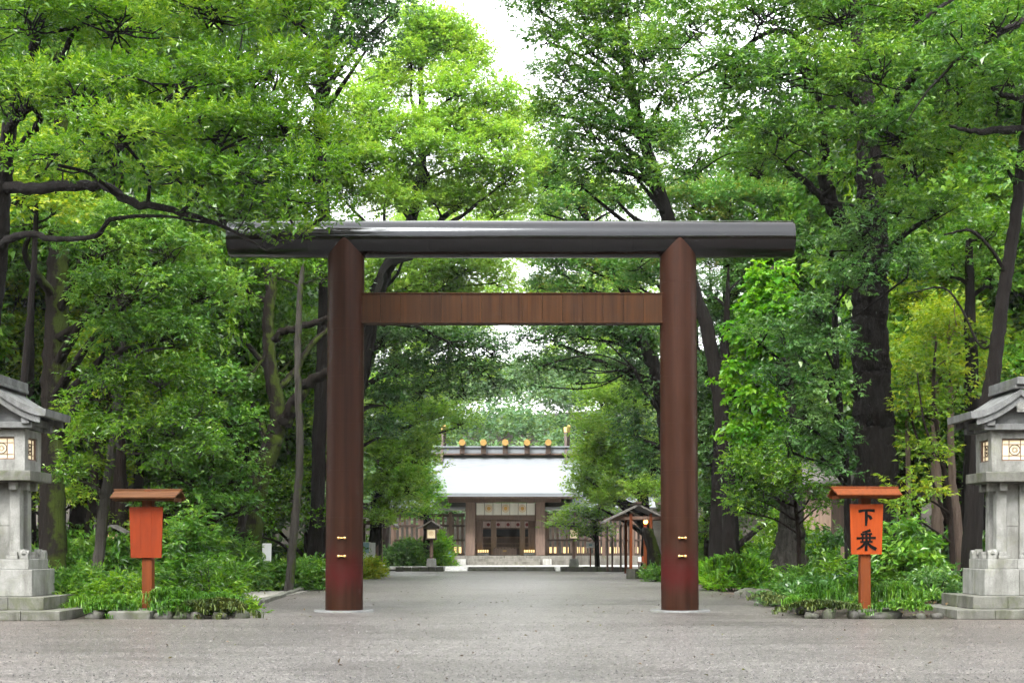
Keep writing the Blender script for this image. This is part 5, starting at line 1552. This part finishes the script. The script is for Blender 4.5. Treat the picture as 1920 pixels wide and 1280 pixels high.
tree('glossy_tree', 'tall deep green tree bordering the pale sky on its right side',
     [gbase(1372, 50, 0.28)] + TP((1362, 880, 50, 0.26), (1330, 640, 50, 0.23), (1255, 420, 50, 0.22), (1195, 220, 50, 0.17), (1160, 40, 50, 0.14), (1140, -100, 50, 0.08)),
     [lobe(1010, 20, 50, 40, 49), lobe(1090, 30, 70, 50, 48), lobe(1180, 30, 80, 60, 47.5), lobe(1030, 80, 45, 35, 49), lobe(1110, 100, 70, 45, 48), lobe(1210, 110, 80, 50, 47.5), lobe(1060, 150, 55, 35, 48.5), lobe(1140, 180, 80, 45, 48), lobe(1240, 190, 70, 50, 47.5), lobe(1040, 215, 45, 40, 49), lobe(1110, 250, 70, 45, 48), lobe(1200, 260, 70, 45, 47.8), lobe(1060, 280, 45, 30, 49), lobe(1120, 315, 60, 35, 48.5), lobe(1190, 330, 60, 35, 48.5), lobe(1090, 350, 40, 25, 49), lobe(1150, 370, 40, 22, 49), lobe(1100, -60, 110, 60, 49)],
     'broad', 'leaf_mid', 29, scale_leaf=1.2, dens=7.0)
tree('soft_tree', 'soft mid-green tree just above the beam under the deep green crown',
     [gbase(1262, 70, 0.36)] + TP((1250, 800, 70, 0.3), (1200, 600, 70, 0.25), (1110, 450, 70, 0.18), (1090, 330, 70, 0.1)),
     [lobe(1010, 230, 35, 30, 71), lobe(1040, 320, 40, 35, 70), lobe(1080, 390, 50, 28, 69), lobe(1150, 395, 50, 25, 69), lobe(1020, 400, 25, 18, 70), lobe(1050, 510, 45, 30, 70), lobe(1110, 510, 50, 32, 69.5), lobe(1165, 520, 45, 30, 69), lobe(1010, 540, 40, 16, 71), lobe(1020, 350, 30, 40, 71), lobe(1080, 450, 50, 30, 70), lobe(1030, 470, 35, 25, 71), lobe(1080, 550, 60, 20, 70), lobe(1140, 460, 50, 30, 70)],
     'fine', 'leaf_fluffy', 30, dens=5.4, fill=0.8)
tree('dark_tree', 'dark green tree overhanging the approach below the tie beam, lamp side',
     [gbase(1275, 56, 0.40)] + TP((1262, 900, 56, 0.36), (1245, 760, 56, 0.30), (1225, 680, 56, 0.22), (1190, 620, 56, 0.14)),
     [lobe(990, 640, 30, 30, 58), lobe(1040, 640, 40, 32, 58), lobe(1100, 635, 45, 30, 57.5), lobe(1160, 640, 50, 35, 57), lobe(1210, 660, 40, 45, 56.5), lobe(1000, 690, 28, 25, 58), lobe(1050, 690, 35, 25, 58), lobe(1100, 690, 35, 25, 58), lobe(1170, 710, 45, 35, 57), lobe(1010, 725, 20, 16, 58.5), lobe(1080, 720, 25, 14, 58), lobe(1210, 750, 40, 45, 56.5), lobe(1190, 820, 40, 40, 57), lobe(1220, 880, 35, 50, 57), lobe(1130, 610, 60, 22, 58)],
     'mid', 'leaf_dark', 31, dens=6.3, limbs=[TP((1250, 790, 56, 0.14), (1215, 740, 55.8, 0.10), (1190, 690, 55.6, 0.06))])
tree('pale_tree', 'pale green tree arching towards the gatehouse roof on the lamp side',
     [gbase(1215, 76, 0.34)] + TP((1212, 980, 76, 0.3), (1195, 880, 76, 0.24), (1160, 800, 76, 0.16)),
     [lobe(1130, 760, 45, 35, 76), lobe(1170, 780, 40, 40, 75), lobe(1110, 810, 35, 30, 77), lobe(1150, 830, 50, 35, 76), lobe(1112, 865, 32, 30, 78), lobe(1150, 885, 45, 35, 77), lobe(1200, 860, 40, 50, 75), lobe(1110, 915, 35, 25, 79), lobe(1160, 940, 45, 28, 77), lobe(1092, 890, 25, 25, 79), lobe(1210, 930, 35, 35, 74), lobe(1130, 860, 45, 40, 77), lobe(1098, 925, 28, 22, 80), lobe(1180, 900, 45, 40, 76), lobe(1120, 950, 40, 22, 79)],
     'fine', 'leaf_pale', 32, dens=5.0)
tree('maple', 'low maple with flat yellow-green sprays beside the lattice fence',
     [gbase(1120, 82, 0.14)] + TP((1118, 1000, 82, 0.12), (1112, 970, 82, 0.08)),
     [lobe(1060, 985, 30, 10, 82.5), lobe(1090, 965, 32, 12, 82), lobe(1130, 970, 35, 18, 81.5), lobe(1120, 1000, 30, 14, 82), lobe(1085, 1002, 25, 9, 82.2)],
     'mid', 'leaf_bright', 33, dens=9)
tree('yellow_tree', 'yellowing tree glowing behind the slanting dark trunk on the far right',
     [gbase(1800, 50, 0.24)] + TP((1795, 800, 50, 0.22), (1790, 560, 50, 0.18), (1800, 380, 50, 0.12)),
     [lobe(1860, 290, 60, 40, 48), lobe(1850, 400, 55, 40, 48), lobe(1880, 470, 50, 40, 48), lobe(1790, 470, 60, 45, 49), lobe(1740, 570, 60, 50, 49), lobe(1840, 570, 60, 50, 48.5), lobe(1720, 680, 50, 45, 48.5), lobe(1800, 680, 60, 50, 48), lobe(1880, 660, 50, 50, 48)],
     'mid', 'leaf_yellow', 34, dens=4.8, bark='bark_brown')
tree('understorey_tree', 'light yellow-green understorey tree between the lettered sign and its stone lantern',
     [gbase(1790, 38, 0.08)] + TP((1780, 950, 38, 0.07), (1762, 830, 38, 0.06), (1750, 740, 38, 0.05), (1755, 640, 38, 0.03)),
     [lobe(1730, 780, 50, 45, 38), lobe(1790, 760, 40, 45, 38.5), lobe(1740, 860, 50, 40, 38), lobe(1720, 930, 45, 30, 37.5), lobe(1780, 700, 50, 35, 38.5), lobe(1850, 640, 45, 35, 39), lobe(1700, 960, 30, 20, 37)],
     'broad', 'leaf_yellow', 35, dens=4.6, bark='bark_brown',
     limbs=[TP((1770, 880, 38, 0.04), (1735, 800, 37.6, 0.03), (1720, 700, 37.6, 0.02)), TP((1785, 1000, 38, 0.05), (1740, 880, 38.4, 0.04), (1700, 760, 38.6, 0.025))])
tree('slanting_tree', 'slanting slim dark trunk above the complete stone lantern, boughs crossing the top corner',
     [gbase(1815, 33.5, 0.22)] + TP((1835, 850, 33.5, 0.2), (1862, 700, 33.5, 0.17), (1880, 560, 33.5, 0.15), (1905, 400, 33.5, 0.14), (1922, 260, 33.5, 0.14), (1945, 60, 33.5, 0.1), (1960, -80, 33.5, 0.06)),
     [lobe(1880, 60, 70, 60, 32), lobe(1840, 130, 70, 40, 32), lobe(1890, 320, 40, 40, 33), lobe(1780, 60, 60, 40, 32), lobe(1900, 160, 50, 50, 32)],
     'broad', 'leaf_mid', 36, dens=5,
     limbs=[TP((1925, 243, 33.5, 0.11), (1880, 243, 33, 0.10), (1820, 246, 32.4, 0.06), (1780, 235, 32.2, 0.03)),
            TP((1930, 30, 33.5, 0.1), (1900, 50, 32.8, 0.08), (1850, 75, 32.4, 0.065), (1810, 100, 32.2, 0.04), (1740, 170, 32, 0.025), (1700, 230, 32, 0.012)),
            TP((1930, 190, 33.5, 0.09), (1890, 180, 33, 0.07), (1860, 165, 32.6, 0.04)),
            TP((1800, -10, 33, 0.05), (1740, 30, 32.4, 0.04), (1710, 50, 32.2, 0.02)),
            TP((1890, 520, 33.5, 0.05), (1860, 470, 33.2, 0.04), (1820, 432, 33, 0.035), (1770, 440, 32.8, 0.02)),
            TP((1880, 620, 33.5, 0.05), (1840, 650, 33.8, 0.03), (1780, 545, 34, 0.025), (1700, 550, 34.2, 0.015))])
for i, (pb, pt, r_, d_, lab, bk) in enumerate((((1760, 1075), (1756, 880), 0.19, 44, 'pinkish-brown bare trunk standing right of the lettered sign', 'bark_pink'), ((1708, 1070), (1705, 980), 0.13, 46, 'thin pinkish trunk closest to the lettered sign', 'bark_pink'),
        ((1805, 1070), (1785, 880), 0.14, 42, 'pale leaning trunk beside the complete stone lantern', 'bark_pink'), ((1825, 1070), (1822, 700), 0.24, 39.5, 'thick dark trunk directly behind the complete stone lantern', 'bark_dark'),
        ((1780, 900), (1790, 420), 0.30, 56, 'blurred grey-brown trunk in the upper wood behind the yellowing tree', 'bark_brown'), ((1290, 1040), (1300, 640), 0.30, 62, 'dark straight trunk in the shade just past the gate post', 'bark_dark'))):
    x0 = gbase(pb[0], d_, r_)
    tree('slender_tree', lab, [x0] + TP(((pb[0] + pt[0]) / 2, (pb[1] + pt[1]) / 2, d_, r_ * 0.9), (pt[0], pt[1], d_, r_ * 0.75), (pt[0] - 5, pt[1] - 250, d_, r_ * 0.4)),
         [lobe(pt[0] + 10, pt[1] - 250, 60, 70, d_), lobe(pt[0] + 40, pt[1] - 160, 50, 50, d_), lobe(pt[0] - 40, pt[1] - 180, 50, 60, d_)], 'mid', 'leaf_mid' if i % 2 else 'leaf_yellow', 60 + i, bark=bk, dens=4.0)
tree('understorey_tree', 'fresh green tree in the shade between the gate post and the vivid climbing leaves',
     [gbase(1325, 60, 0.14)] + TP((1328, 920, 60, 0.12), (1330, 800, 60, 0.09), (1335, 680, 60, 0.06)),
     [lobe(1330, 600, 35, 40, 58.5), lobe(1345, 690, 40, 45, 58), lobe(1325, 780, 35, 45, 58), lobe(1350, 860, 40, 40, 57.5), lobe(1325, 930, 35, 40, 57), lobe(1370, 950, 40, 35, 57), lobe(1340, 1000, 50, 25, 56.5)],
     'mid', 'leaf_mid', 74, dens=5.5, bark='bark_brown')
# mossy stump near the orange lamp
P_ = catmull(np.array([[*W(1228, 1068, 66), 0.34], [*W(1226, 1040, 66), 0.30], [*W(1218, 1010, 66), 0.27], [*W(1212, 992, 66), 0.22], [*W(1212, 988, 66), 0.02]]), 5)
V, Q = tube(P_[:, :3], P_[:, 3], 14, 0.08, np.random.default_rng(7))
o = link('tree_stump', np_mesh('tree_stump', V, Q, True), M['bark_moss']); tag(o, 'leaning mossy tree stump beside the orange lamp', 'stump')

# --- background wood: a few grown shapes copied individually
def proto(seed, h, crown_r, mat, bark):
    rng = np.random.default_rng(seed)
    tr = [(0, 0, -0.3, 0.34), (0.1, 0, h * 0.3, 0.28), (-0.1, 0.1, h * 0.6, 0.2), (0, 0, h * 0.9, 0.1)]
    lobes = []
    for k in range(16):
        z = h * rng.uniform(0.12, 0.98)
        f = 1.0 - 0.4 * abs(z / h - 0.5)
        a = rng.random() * 6.28; q = crown_r * rng.uniform(0.25, 0.8) * f
        lobes.append(np.array([math.cos(a) * q, math.sin(a) * q, z, crown_r * 0.5 * f, crown_r * 0.5 * f, h * 0.09]))
    return tree('forest_tree', 'x', tr, lobes, 'far', mat, seed, bark=bark, dens=2.6, scale_leaf=1.25, twig=0.25)
protos = [proto(301, 17, 5.0, 'leaf_mid', 'bark_dark'), proto(302, 21, 5.5, 'leaf_dark', 'bark_dark'), proto(303, 15, 4.6, 'leaf_bright', 'bark_brown'), proto(304, 24, 5.6, 'leaf_mid', 'bark_brown')]
spots = []
rb = random.Random(21)
for row, (y, xa, xb, stp_) in enumerate(((62, 14.5, 29, 5.5), (71, 17, 33, 6), (82, 18.5, 36, 6.5), (98, 17, 40, 7))):
    x = xa
    while x < xb:
        for s_ in (-1, 1):
            spots.append((s_ * (x + rb.uniform(-1.2, 1.2)), y + rb.uniform(-3, 3)))
        x += stp_
for y, xx in ((48, 18), (48, 24), (44, 21), (54, 16.5), (54, 22)):
    for s_ in (-1, 1): spots.append((s_ * (xx + rb.uniform(-1, 1)), y + rb.uniform(-1.5, 1.5)))
tall = len(spots)
spots += [(-10.5, 55), (-14, 58), (-12, 64), (-17, 52), (-19, 78), (-18, 90), (-13, 47), (13, 60), (15, 54), (18, 50), (19, 80), (18, 91), (18, 68), (-18, 70), (-20, 45), (20, 44)]
for i, (x, y) in enumerate(spots):
    k = rb.choice((0, 1, 2, 3))
    if i < 4: k = i
    o = protos[k] if i < 4 else copy_tree(protos[k])
    o.location = (x, y, float(ground_h(x, y)))
    o.rotation_euler = (0, 0, rb.uniform(0, 6.28))
    sc_ = rb.uniform(0.85, 1.2) if i < tall else 1.0
    if i >= tall: k_h = 27.0 / (17, 21, 15, 24)[k]
    o.scale = (sc_, sc_, sc_ * rb.uniform(0.9, 1.12)) if i < tall else (0.85, 0.85, k_h * rb.uniform(0.85, 1.05))
    side = 'left' if x < 0 else 'right'
    near = y < 58
    o['label'] = f'green forest tree {"in the middle of" if near else "deep in"} the wood to the {side} of the approach'
    o['group'] = f'trees {"in the middle of" if near else "deep in"} the wood to the {side} of the approach'

# --- shrubs and planting
def blade_cloud(rng, C, n, length, wid, spread, arch=0.6):
    """arching strap leaves: two quads each"""
    P = len(C); N = P * n
    c = np.repeat(C, n, 0) + rng.normal(0, spread * 0.35, (N, 3)) * np.array([1, 1, 0])
    th = rng.random(N) * 6.283
    h = np.stack([np.cos(th), np.sin(th), 0 * th], -1)
    L_ = (length * rng.uniform(0.55, 1.2, N))[:, None]
    lean = rng.uniform(0.15, 0.75, N)[:, None]
    m = c + UP * L_ * 0.55 + h * L_ * 0.35 * lean
    tip = c + UP * L_ * (0.75 - arch * 0.55 * lean) + h * L_ * (0.35 + 0.55 * lean)
    w = np.stack([-np.sin(th), np.cos(th), 0 * th], -1) * wid / 2
    V = np.stack([c - w * 0.6, c + w * 0.6, m + w, m - w, tip + w * 0.12, tip - w * 0.12], 1)
    q = np.array([[0, 1, 2, 3], [3, 2, 4, 5]])[None] + (np.arange(N) * 6)[:, None, None]
    return V.reshape(-1, 3), q.reshape(-1, 4), np.repeat(np.clip(0.6 * rng.random(N) + 0.4 * np.repeat(rng.random(P), n), 0, 1), 2)

def bush(label, loc, rad, mat, seed, leaf=0.12, wid=0.05, name='shrub', dens=14, K=7, group=None, pr=0.28, droop=0.1, rise=0.4, ns=11):
    rng = np.random.default_rng(seed)
    loc = (loc[0], loc[1], float(ground_h(loc[0], loc[1])) if loc[2] is None else loc[2])
    t = thing(name, label, 'shrub', loc, 0, group)
    A = 2 * math.pi * rad[0] * rad[2]
    n = max(8, int(A * dens))
    d = nrm(rng.normal(0, 1, (n, 3))); d[:, 2] = np.abs(d[:, 2])
    k = (0.5 + 0.5 * rng.random(n) ** 0.5)[:, None]
    # lumpy outline
    lump = 1 + 0.18 * np.sin(d[:, 0:1] * 5 + seed) * np.cos(d[:, 1:2] * 4 + seed) + 0.12 * np.sin(d[:, 2:3] * 7 + seed)
    C = d * k * lump * np.array(rad)
    V, rnd = leaf_cloud(rng, C, pr * rng.uniform(0.7, 1.3, n), ns, K, leaf, wid, leaf * 2.2, rise, droop, 0.6)
    V[..., 2] = np.maximum(V[..., 2], 0.0)
    LEAFCOUNT[0] += len(V)
    f = link('foliage', leaves_mesh('foliage', V, rnd), M[mat], t); f['kind'] = 'stuff'
    parts = []
    for c in C[:: max(1, n // 40)]:
        b0 = np.array([c[0] * 0.25, c[1] * 0.25, -0.1]); m_ = (b0 + c) / 2 + rng.normal(0, 0.06, 3)
        parts.append(tube(np.array([b0, m_, c]), [0.018, 0.013, 0.006], 5))
    V, Q = merge(parts)
    st_ = link('stems', np_mesh('stems', V, Q, True), M['bark_brown'], t); st_['kind'] = 'stuff'
    return t

def tuft(label, loc, n, spread, length, wid, mat, seed, group=None, name='grass_clump', arch=0.6, per=9):
    rng = np.random.default_rng(seed)
    z = float(ground_h(loc[0], loc[1])) if loc[2] is None else loc[2]
    C = rng.normal(0, 0.45, (n, 3)) * np.array([spread[0], spread[1], 0])
    r2 = (C[:, 0] / spread[0]) ** 2 + (C[:, 1] / spread[1]) ** 2
    C[:, 2] = np.maximum(0, spread[2] * (1 - 0.6 * r2))
    V, Q, rnd = blade_cloud(rng, C, per, length, wid, 0.12, arch)
    o = link(name, np_mesh(name, V, Q, True, rnd), M[mat])
    o.location = (loc[0], loc[1], z)
    return tag(o, label, 'plant', group)

# bed with the blank sign
def XY(px, d): return ((px - 960) / F * d, d, None)
bush('tangled low shrub at the foot of the mossed trunk beside the cut-off lantern', XY(150, 30.2), (1.0, 0.9, 0.75), 'leaf_shrub', 401, 0.12, 0.045)
bush('yellowish low shrub between the lantern base and the blank sign', XY(215, 29.9), (0.9, 0.8, 0.7), 'leaf_bright', 402, 0.11, 0.035)
bush('leafy bush with drooping light leaves right behind the blank sign', XY(362, 33), (0.75, 0.7, 1.75), 'leaf_shrub', 403, 0.16, 0.055, droop=0.3, dens=11)
bush('small leafy bush in the bed corner nearest the side path', XY(405, 30.3), (0.65, 0.7, 0.95), 'leaf_bright', 404, 0.13, 0.04)
for i, (px_, d_, n_, sp_, ln, lab) in enumerate(((318, 29.0, 60, (0.75, 0.5, 0.30), 0.42, 'lush strap-leaved clump right of the blank sign post'), (350, 28.8, 55, (0.7, 0.45, 0.25), 0.40, 'bright strap-leaved clump spilling over the bed edge'),
        (410, 28.7, 55, (0.5, 0.5, 0.25), 0.36, 'strap-leaved clump at the very corner of the bed with the blank sign'), (170, 28.9, 45, (0.7, 0.45, 0.2), 0.34, 'low grassy clump next to the lantern base slab'), (215, 28.9, 45, (0.45, 0.4, 0.2), 0.36, 'grassy clump close on the left of the blank sign post'), (120, 30.5, 40, (0.6, 0.5, 0.2), 0.45, 'dark grassy clump beside the mossed trunk base'))):
    tuft(lab, (XY(px_, d_)[0], d_, 0.05), int(n_ * 1.6), sp_, ln * 0.9, 0.02, 'leaf_blade', 420 + i, arch=1.1)
tuft('mossy yellow-green ground cover hanging over the bed corner', (XY(415, 28.2)[0], 28.2, 0.0), 120, (0.55, 0.45, 0.30), 0.16, 0.03, 'leaf_moss', 430, per=14)
for i, (px_, lab) in enumerate(((330, 'mossy ferns over the bed edge right of the blank sign footing'), (205, 'mossy ferns over the bed edge left of the blank sign footing'), (370, 'thick yellow-green moss cushion along the bed edge near its corner'))):
    tuft(lab, (XY(px_, 28.15)[0], 28.15, 0.0), 110, (0.55, 0.30, 0.26), 0.17, 0.024, 'leaf_blade' if i < 2 else 'leaf_moss', 432 + i, per=13, arch=1.0)
# shrubs behind the side path
bush('broad dark-leaved shrub beside the pale side path with dry yellow leaves', XY(530, 46.5), (1.35, 0.9, 0.85), 'leaf_shrub', 405, 0.17, 0.065)
bush('green shrub touching the gate post behind the side path', XY(590, 47), (0.8, 0.8, 0.9), 'leaf_bright', 406, 0.15, 0.05)
bush('rounded dark shrub under the leaning forked tree', XY(440, 47.5), (1.0, 0.9, 1.0), 'leaf_dark', 407, 0.15, 0.055)
bush('spreading green bush beneath the leaning forked tree, level with the sign panel', XY(430, 44.5), (1.1, 0.9, 1.9), 'leaf_shrub', 408, 0.17, 0.06, dens=8, droop=0.3)
bush('yellow-green low plant showing just past the left gate post', XY(684, 63), (0.7, 0.6, 0.75), 'leaf_yellow', 409, 0.2, 0.06)
# clipped bushes under the post lantern
bush('clipped bright bush right of the post lantern on the bush side', (W(824, 0, 87)[0], 87, 0.1), (0.85, 0.8, 1.75), 'leaf_vivid', 410, 0.16, 0.07, dens=9, pr=0.35)
bush('clipped green bush left of the post lantern', (W(782, 0, 86.5)[0], 86.5, 0.1), (0.9, 0.8, 1.7), 'leaf_shrub', 411, 0.16, 0.07, dens=9, pr=0.35)
bush('darker clipped bush nearest the notice board', (W(750, 0, 86)[0], 86, 0.1), (1.0, 0.8, 1.5), 'leaf_dark', 412, 0.16, 0.07, dens=9, pr=0.35)
# right
bush('rounded strap-leaved clump right beside the gate post', XY(1376, 46), (1.2, 1.0, 0.95), 'leaf_vivid', 413, 0.20, 0.045, dens=12, rise=0.9, droop=0.2)
tuft('arching green blades topping the rounded clump beside the gate post', (XY(1376, 45.6)[0], 45.6, 0.3), 130, (1.0, 0.7, 0.55), 0.5, 0.05, 'leaf_blade', 431)
for i, (px_, d_, n_, sp_, ln, lab) in enumerate(((1535, 29.4, 60, (0.5, 0.6, 0.32), 0.45, 'dense grassy clump on the left of the lettered sign post'), (1595, 30.6, 60, (0.6, 0.6, 0.42), 0.48, 'tall grassy clump behind the lettered sign post'),
        (1682, 30.2, 55, (0.5, 0.6, 0.35), 0.45, 'grassy clump close on the right of the lettered sign post'), (1510, 29.0, 45, (0.4, 0.5, 0.2), 0.32, 'low grassy clump on the mossy corner of the bed'), (1730, 31.0, 35, (0.8, 0.6, 0.2), 0.32, 'sparse dark grass between the lettered sign and the lantern'))):
    tuft(lab, (XY(px_, d_)[0], d_, 0.08), int(n_ * 1.6), sp_, ln * 0.9, 0.02, 'leaf_blade', 440 + i, arch=1.1)
tuft('moss and small ferns coating the corner stones by the lettered sign', (XY(1540, 28.3)[0], 28.3, 0.05), 110, (0.8, 0.4, 0.22), 0.14, 0.03, 'leaf_moss', 450, per=14)
for i, (px_, d_, lab) in enumerate(((1480, 30.5, 'mossy fringe on the edging stones along the gravel, sign end'), (1440, 34.0, 'mossy fringe on the edging stones along the gravel, path end'), (1690, 28.2, 'mossy fringe along the bed edge between the boulder footing and the lantern slab'))):
    tuft(lab, (XY(px_, d_)[0], d_, 0.06), 110, (0.35, 1.2, 0.2) if i < 2 else (0.6, 0.3, 0.2), 0.15, 0.024, 'leaf_moss' if i < 2 else 'leaf_blade', 455 + i, per=12, arch=1.0)
bush('dark ivy-like ground shrub left of the lettered sign', XY(1530, 33.5), (0.9, 0.9, 0.65), 'leaf_dark', 414, 0.12, 0.06)
bush('leafy shrub with broad light leaves behind the lettered sign', XY(1690, 33.5), (0.9, 0.7, 1.7), 'leaf_shrub', 415, 0.20, 0.085, dens=8, droop=0.35)
bush('low dark shrub between the lettered sign and the lantern base', XY(1745, 31.8), (0.95, 0.7, 0.6), 'leaf_dark', 416, 0.09, 0.04)
bush('yellow-green shrub beside the short marker post', XY(1590, 38), (0.5, 0.5, 0.9), 'leaf_bright', 417, 0.15, 0.05, dens=9)
bush('shaded fern-like shrub at the foot of the grey buttressed trunk', XY(1500, 40), (0.8, 0.8, 0.6), 'leaf_shrub', 418, 0.13, 0.05)
bush('green plants along the kerb just past the right gate post', XY(1250, 58), (0.9, 0.8, 0.5), 'leaf_shrub', 419, 0.16, 0.06)
# understorey shrubs through the wood
ru = random.Random(77)
ushape = []
for k, (m_, s_) in enumerate((('leaf_shrub', 501), ('leaf_dark', 502), ('leaf_bright', 503))):
    ushape.append(bush('x', (0, 0, 0), (1.5, 1.3, 1.5), m_, s_, 0.2, 0.085, dens=5, pr=0.5, droop=0.25, name='forest_shrub'))
us = []
for i in range(44):
    s_ = -1 if i % 2 else 1
    y = ru.uniform(50, 82); x = s_ * ru.uniform(8.6, 11.5 + (y - 45) * 0.16)
    us.append((x, y))
for i in range(24):
    s_ = -1 if i % 2 else 1
    us.append((s_ * ru.uniform(12.5, 18.5), ru.uniform(44, 50)))
for i, (x, y) in enumerate(us):
    k = i % 3
    o = ushape[k] if i < 3 else copy_tree(ushape[k])
    o.location = (x, y, float(ground_h(x, y)) - 0.05)
    o.rotation_euler = (0, 0, ru.uniform(0, 6.28))
    q = ru.uniform(0.7, 1.25); o.scale = (q, q, q * ru.uniform(0.8, 1.3))
    side = 'left' if x < 0 else 'right'
    o['label'] = f'leafy shrub growing among the trunks in the wood to the {side} of the approach'
    o['group'] = f'shrubs among the trunks to the {side} of the approach'

# leaf litter and ground cover (uncountable)
rng = np.random.default_rng(91)
N = 14000
s_ = np.where(rng.random(N) < 0.5, -1, 1)
y = rng.uniform(28, 70, N); x = s_ * (7.2 + rng.random(N) * 12)
C = np.stack([x, y, ground_h(x, y) + 0.02], -1)
V, rnd = leaf_cloud(rng, C, np.full(N, 0.05), 1, 1, 0.11, 0.05, 0.05, 0, 0, 0.1)
o = link('leaf_litter', leaves_mesh('leaf_litter', V, rnd), M['leaf_litter']); tag(o, 'brown fallen leaves covering the forest floor', 'leaf litter', kind='stuff')
N = 1500
s_ = np.where(rng.random(N) < 0.5, -1, 1)
y = rng.uniform(29, 66, N); x = s_ * (7.4 + rng.random(N) * 11)
keep = ~((x < 0) & (y > 31.6) & (y < 45.5) & (x > -15.5)) & ~((x > 0) & (y > 41) & (y < 53)) & (np.abs(np.abs(x) - 10.2) + 0.4 * np.abs(y - 29) > 1.8)
x, y = x[keep], y[keep]
C = np.stack([x, y, ground_h(x, y) + 0.06], -1)
V, rnd = leaf_cloud(rng, C, np.full(len(C), 0.28), 9, 6, 0.13, 0.05, 0.25, 0.5, 0.15, 0.6, 0.0)
o = link('undergrowth', leaves_mesh('undergrowth', V, rnd), M['leaf_shrub']); tag(o, 'low green undergrowth carpeting the forest floor', 'undergrowth', kind='stuff')
# a few fallen leaves on the gravel
N = 260
y = 15 + rng.random(N) * 30; x = rng.normal(0, 4.5, N); x = np.clip(x, -6, 6) * np.where(y < 27, 1.6, 1)
C = np.stack([x, y, np.full(N, 0.012)], -1)
V, rnd = leaf_cloud(rng, C, np.full(N, 0.01), 1, 1, 0.06, 0.03, 0.02, 0, 0, 0.1)
o = link('fallen_leaves', leaves_mesh('fallen_leaves', V, rnd), M['leaf_litter']); tag(o, 'few small fallen leaves scattered on the gravel', 'leaves', kind='stuff')

# --- wood closing the forecourt behind the viewpoint and at its sides (mirrored in the wet steel), one far mass
rng = np.random.default_rng(93)
Cs = []
for a in np.radians(np.arange(75, 286, 5.0)):
    for q in range(2):
        r_ = 34 + 7 * q + rng.uniform(-2, 2); h_ = rng.uniform(13, 19)
        cx, cy_ = math.sin(a) * r_ * 1.15, 8 + math.cos(a) * r_
        n = 46
        P_ = np.stack([cx + rng.normal(0, 1.7, n), cy_ + rng.normal(0, 1.7, n), h_ * rng.random(n) ** 0.8], -1)
        Cs.append(P_)
Cs = np.vstack(Cs)
V, rnd = leaf_cloud(rng, Cs, np.full(len(Cs), 1.5), 4, 3, 1.9, 1.3, 1.3, 0.3, 0.15, 0.7, tri=True)
o = link('surrounding_wood', leaves_mesh('surrounding_wood', V, rnd), M['leaf_mid']); tag(o, 'green wood closing the forecourt on its open side', 'wood', kind='stuff')

# --- wooded hillside behind the gatehouse, one far mass
rng = np.random.default_rng(92)
Cs, Rs = [], []
for y in np.arange(128, 250, 7.5):
    for x in np.arange(-46, 46.1, 6.5):
        cx, cy_ = x + rng.uniform(-2.5, 2.5), y + rng.uniform(-3, 3)
        cz = float(ground_h(cx, cy_)) + rng.uniform(3.0, 6.0)
        n = 24
        d = nrm(rng.normal(0, 1, (n, 3))); d[:, 2] = np.abs(d[:, 2])
        Cs.append(np.array([cx, cy_, cz]) + d * np.array([3.6, 3.6, 3.6]) * (0.6 + 0.4 * rng.random((n, 1)))); Rs.append(rng.uniform(1.0, 1.8, n))
V, rnd = leaf_cloud(rng, np.vstack(Cs), np.concatenate(Rs), 13, 4, 0.58, 0.42, 1.0, 0.4, 0.1, 0.6, tri=True)
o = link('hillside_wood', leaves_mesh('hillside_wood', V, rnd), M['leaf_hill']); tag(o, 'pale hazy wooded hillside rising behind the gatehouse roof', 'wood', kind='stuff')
LEAFCOUNT[0] += len(V)
print('LEAVES', LEAFCOUNT[0])

# ------------------------------------------------------------------ damp air
mh = bpy.data.materials.new('haze'); mh.use_nodes = True
hn = mh.node_tree; hn.nodes.clear()
ho = hn.nodes.new('ShaderNodeOutputMaterial'); hv = hn.nodes.new('ShaderNodeVolumePrincipled')
hv.inputs['Color'].default_value = (0.93, 0.97, 0.97, 1)
hv.inputs['Density'].default_value = 0.00014
hv.inputs['Anisotropy'].default_value = 0.2
hn.links.new(hv.outputs[0], ho.inputs['Volume'])
hz_ = MB().box(0, 135, 21.5, 640, 620, 47).build('haze', mh)
tag(hz_, 'thin damp haze filling the air of the grove', 'haze', kind='stuff')
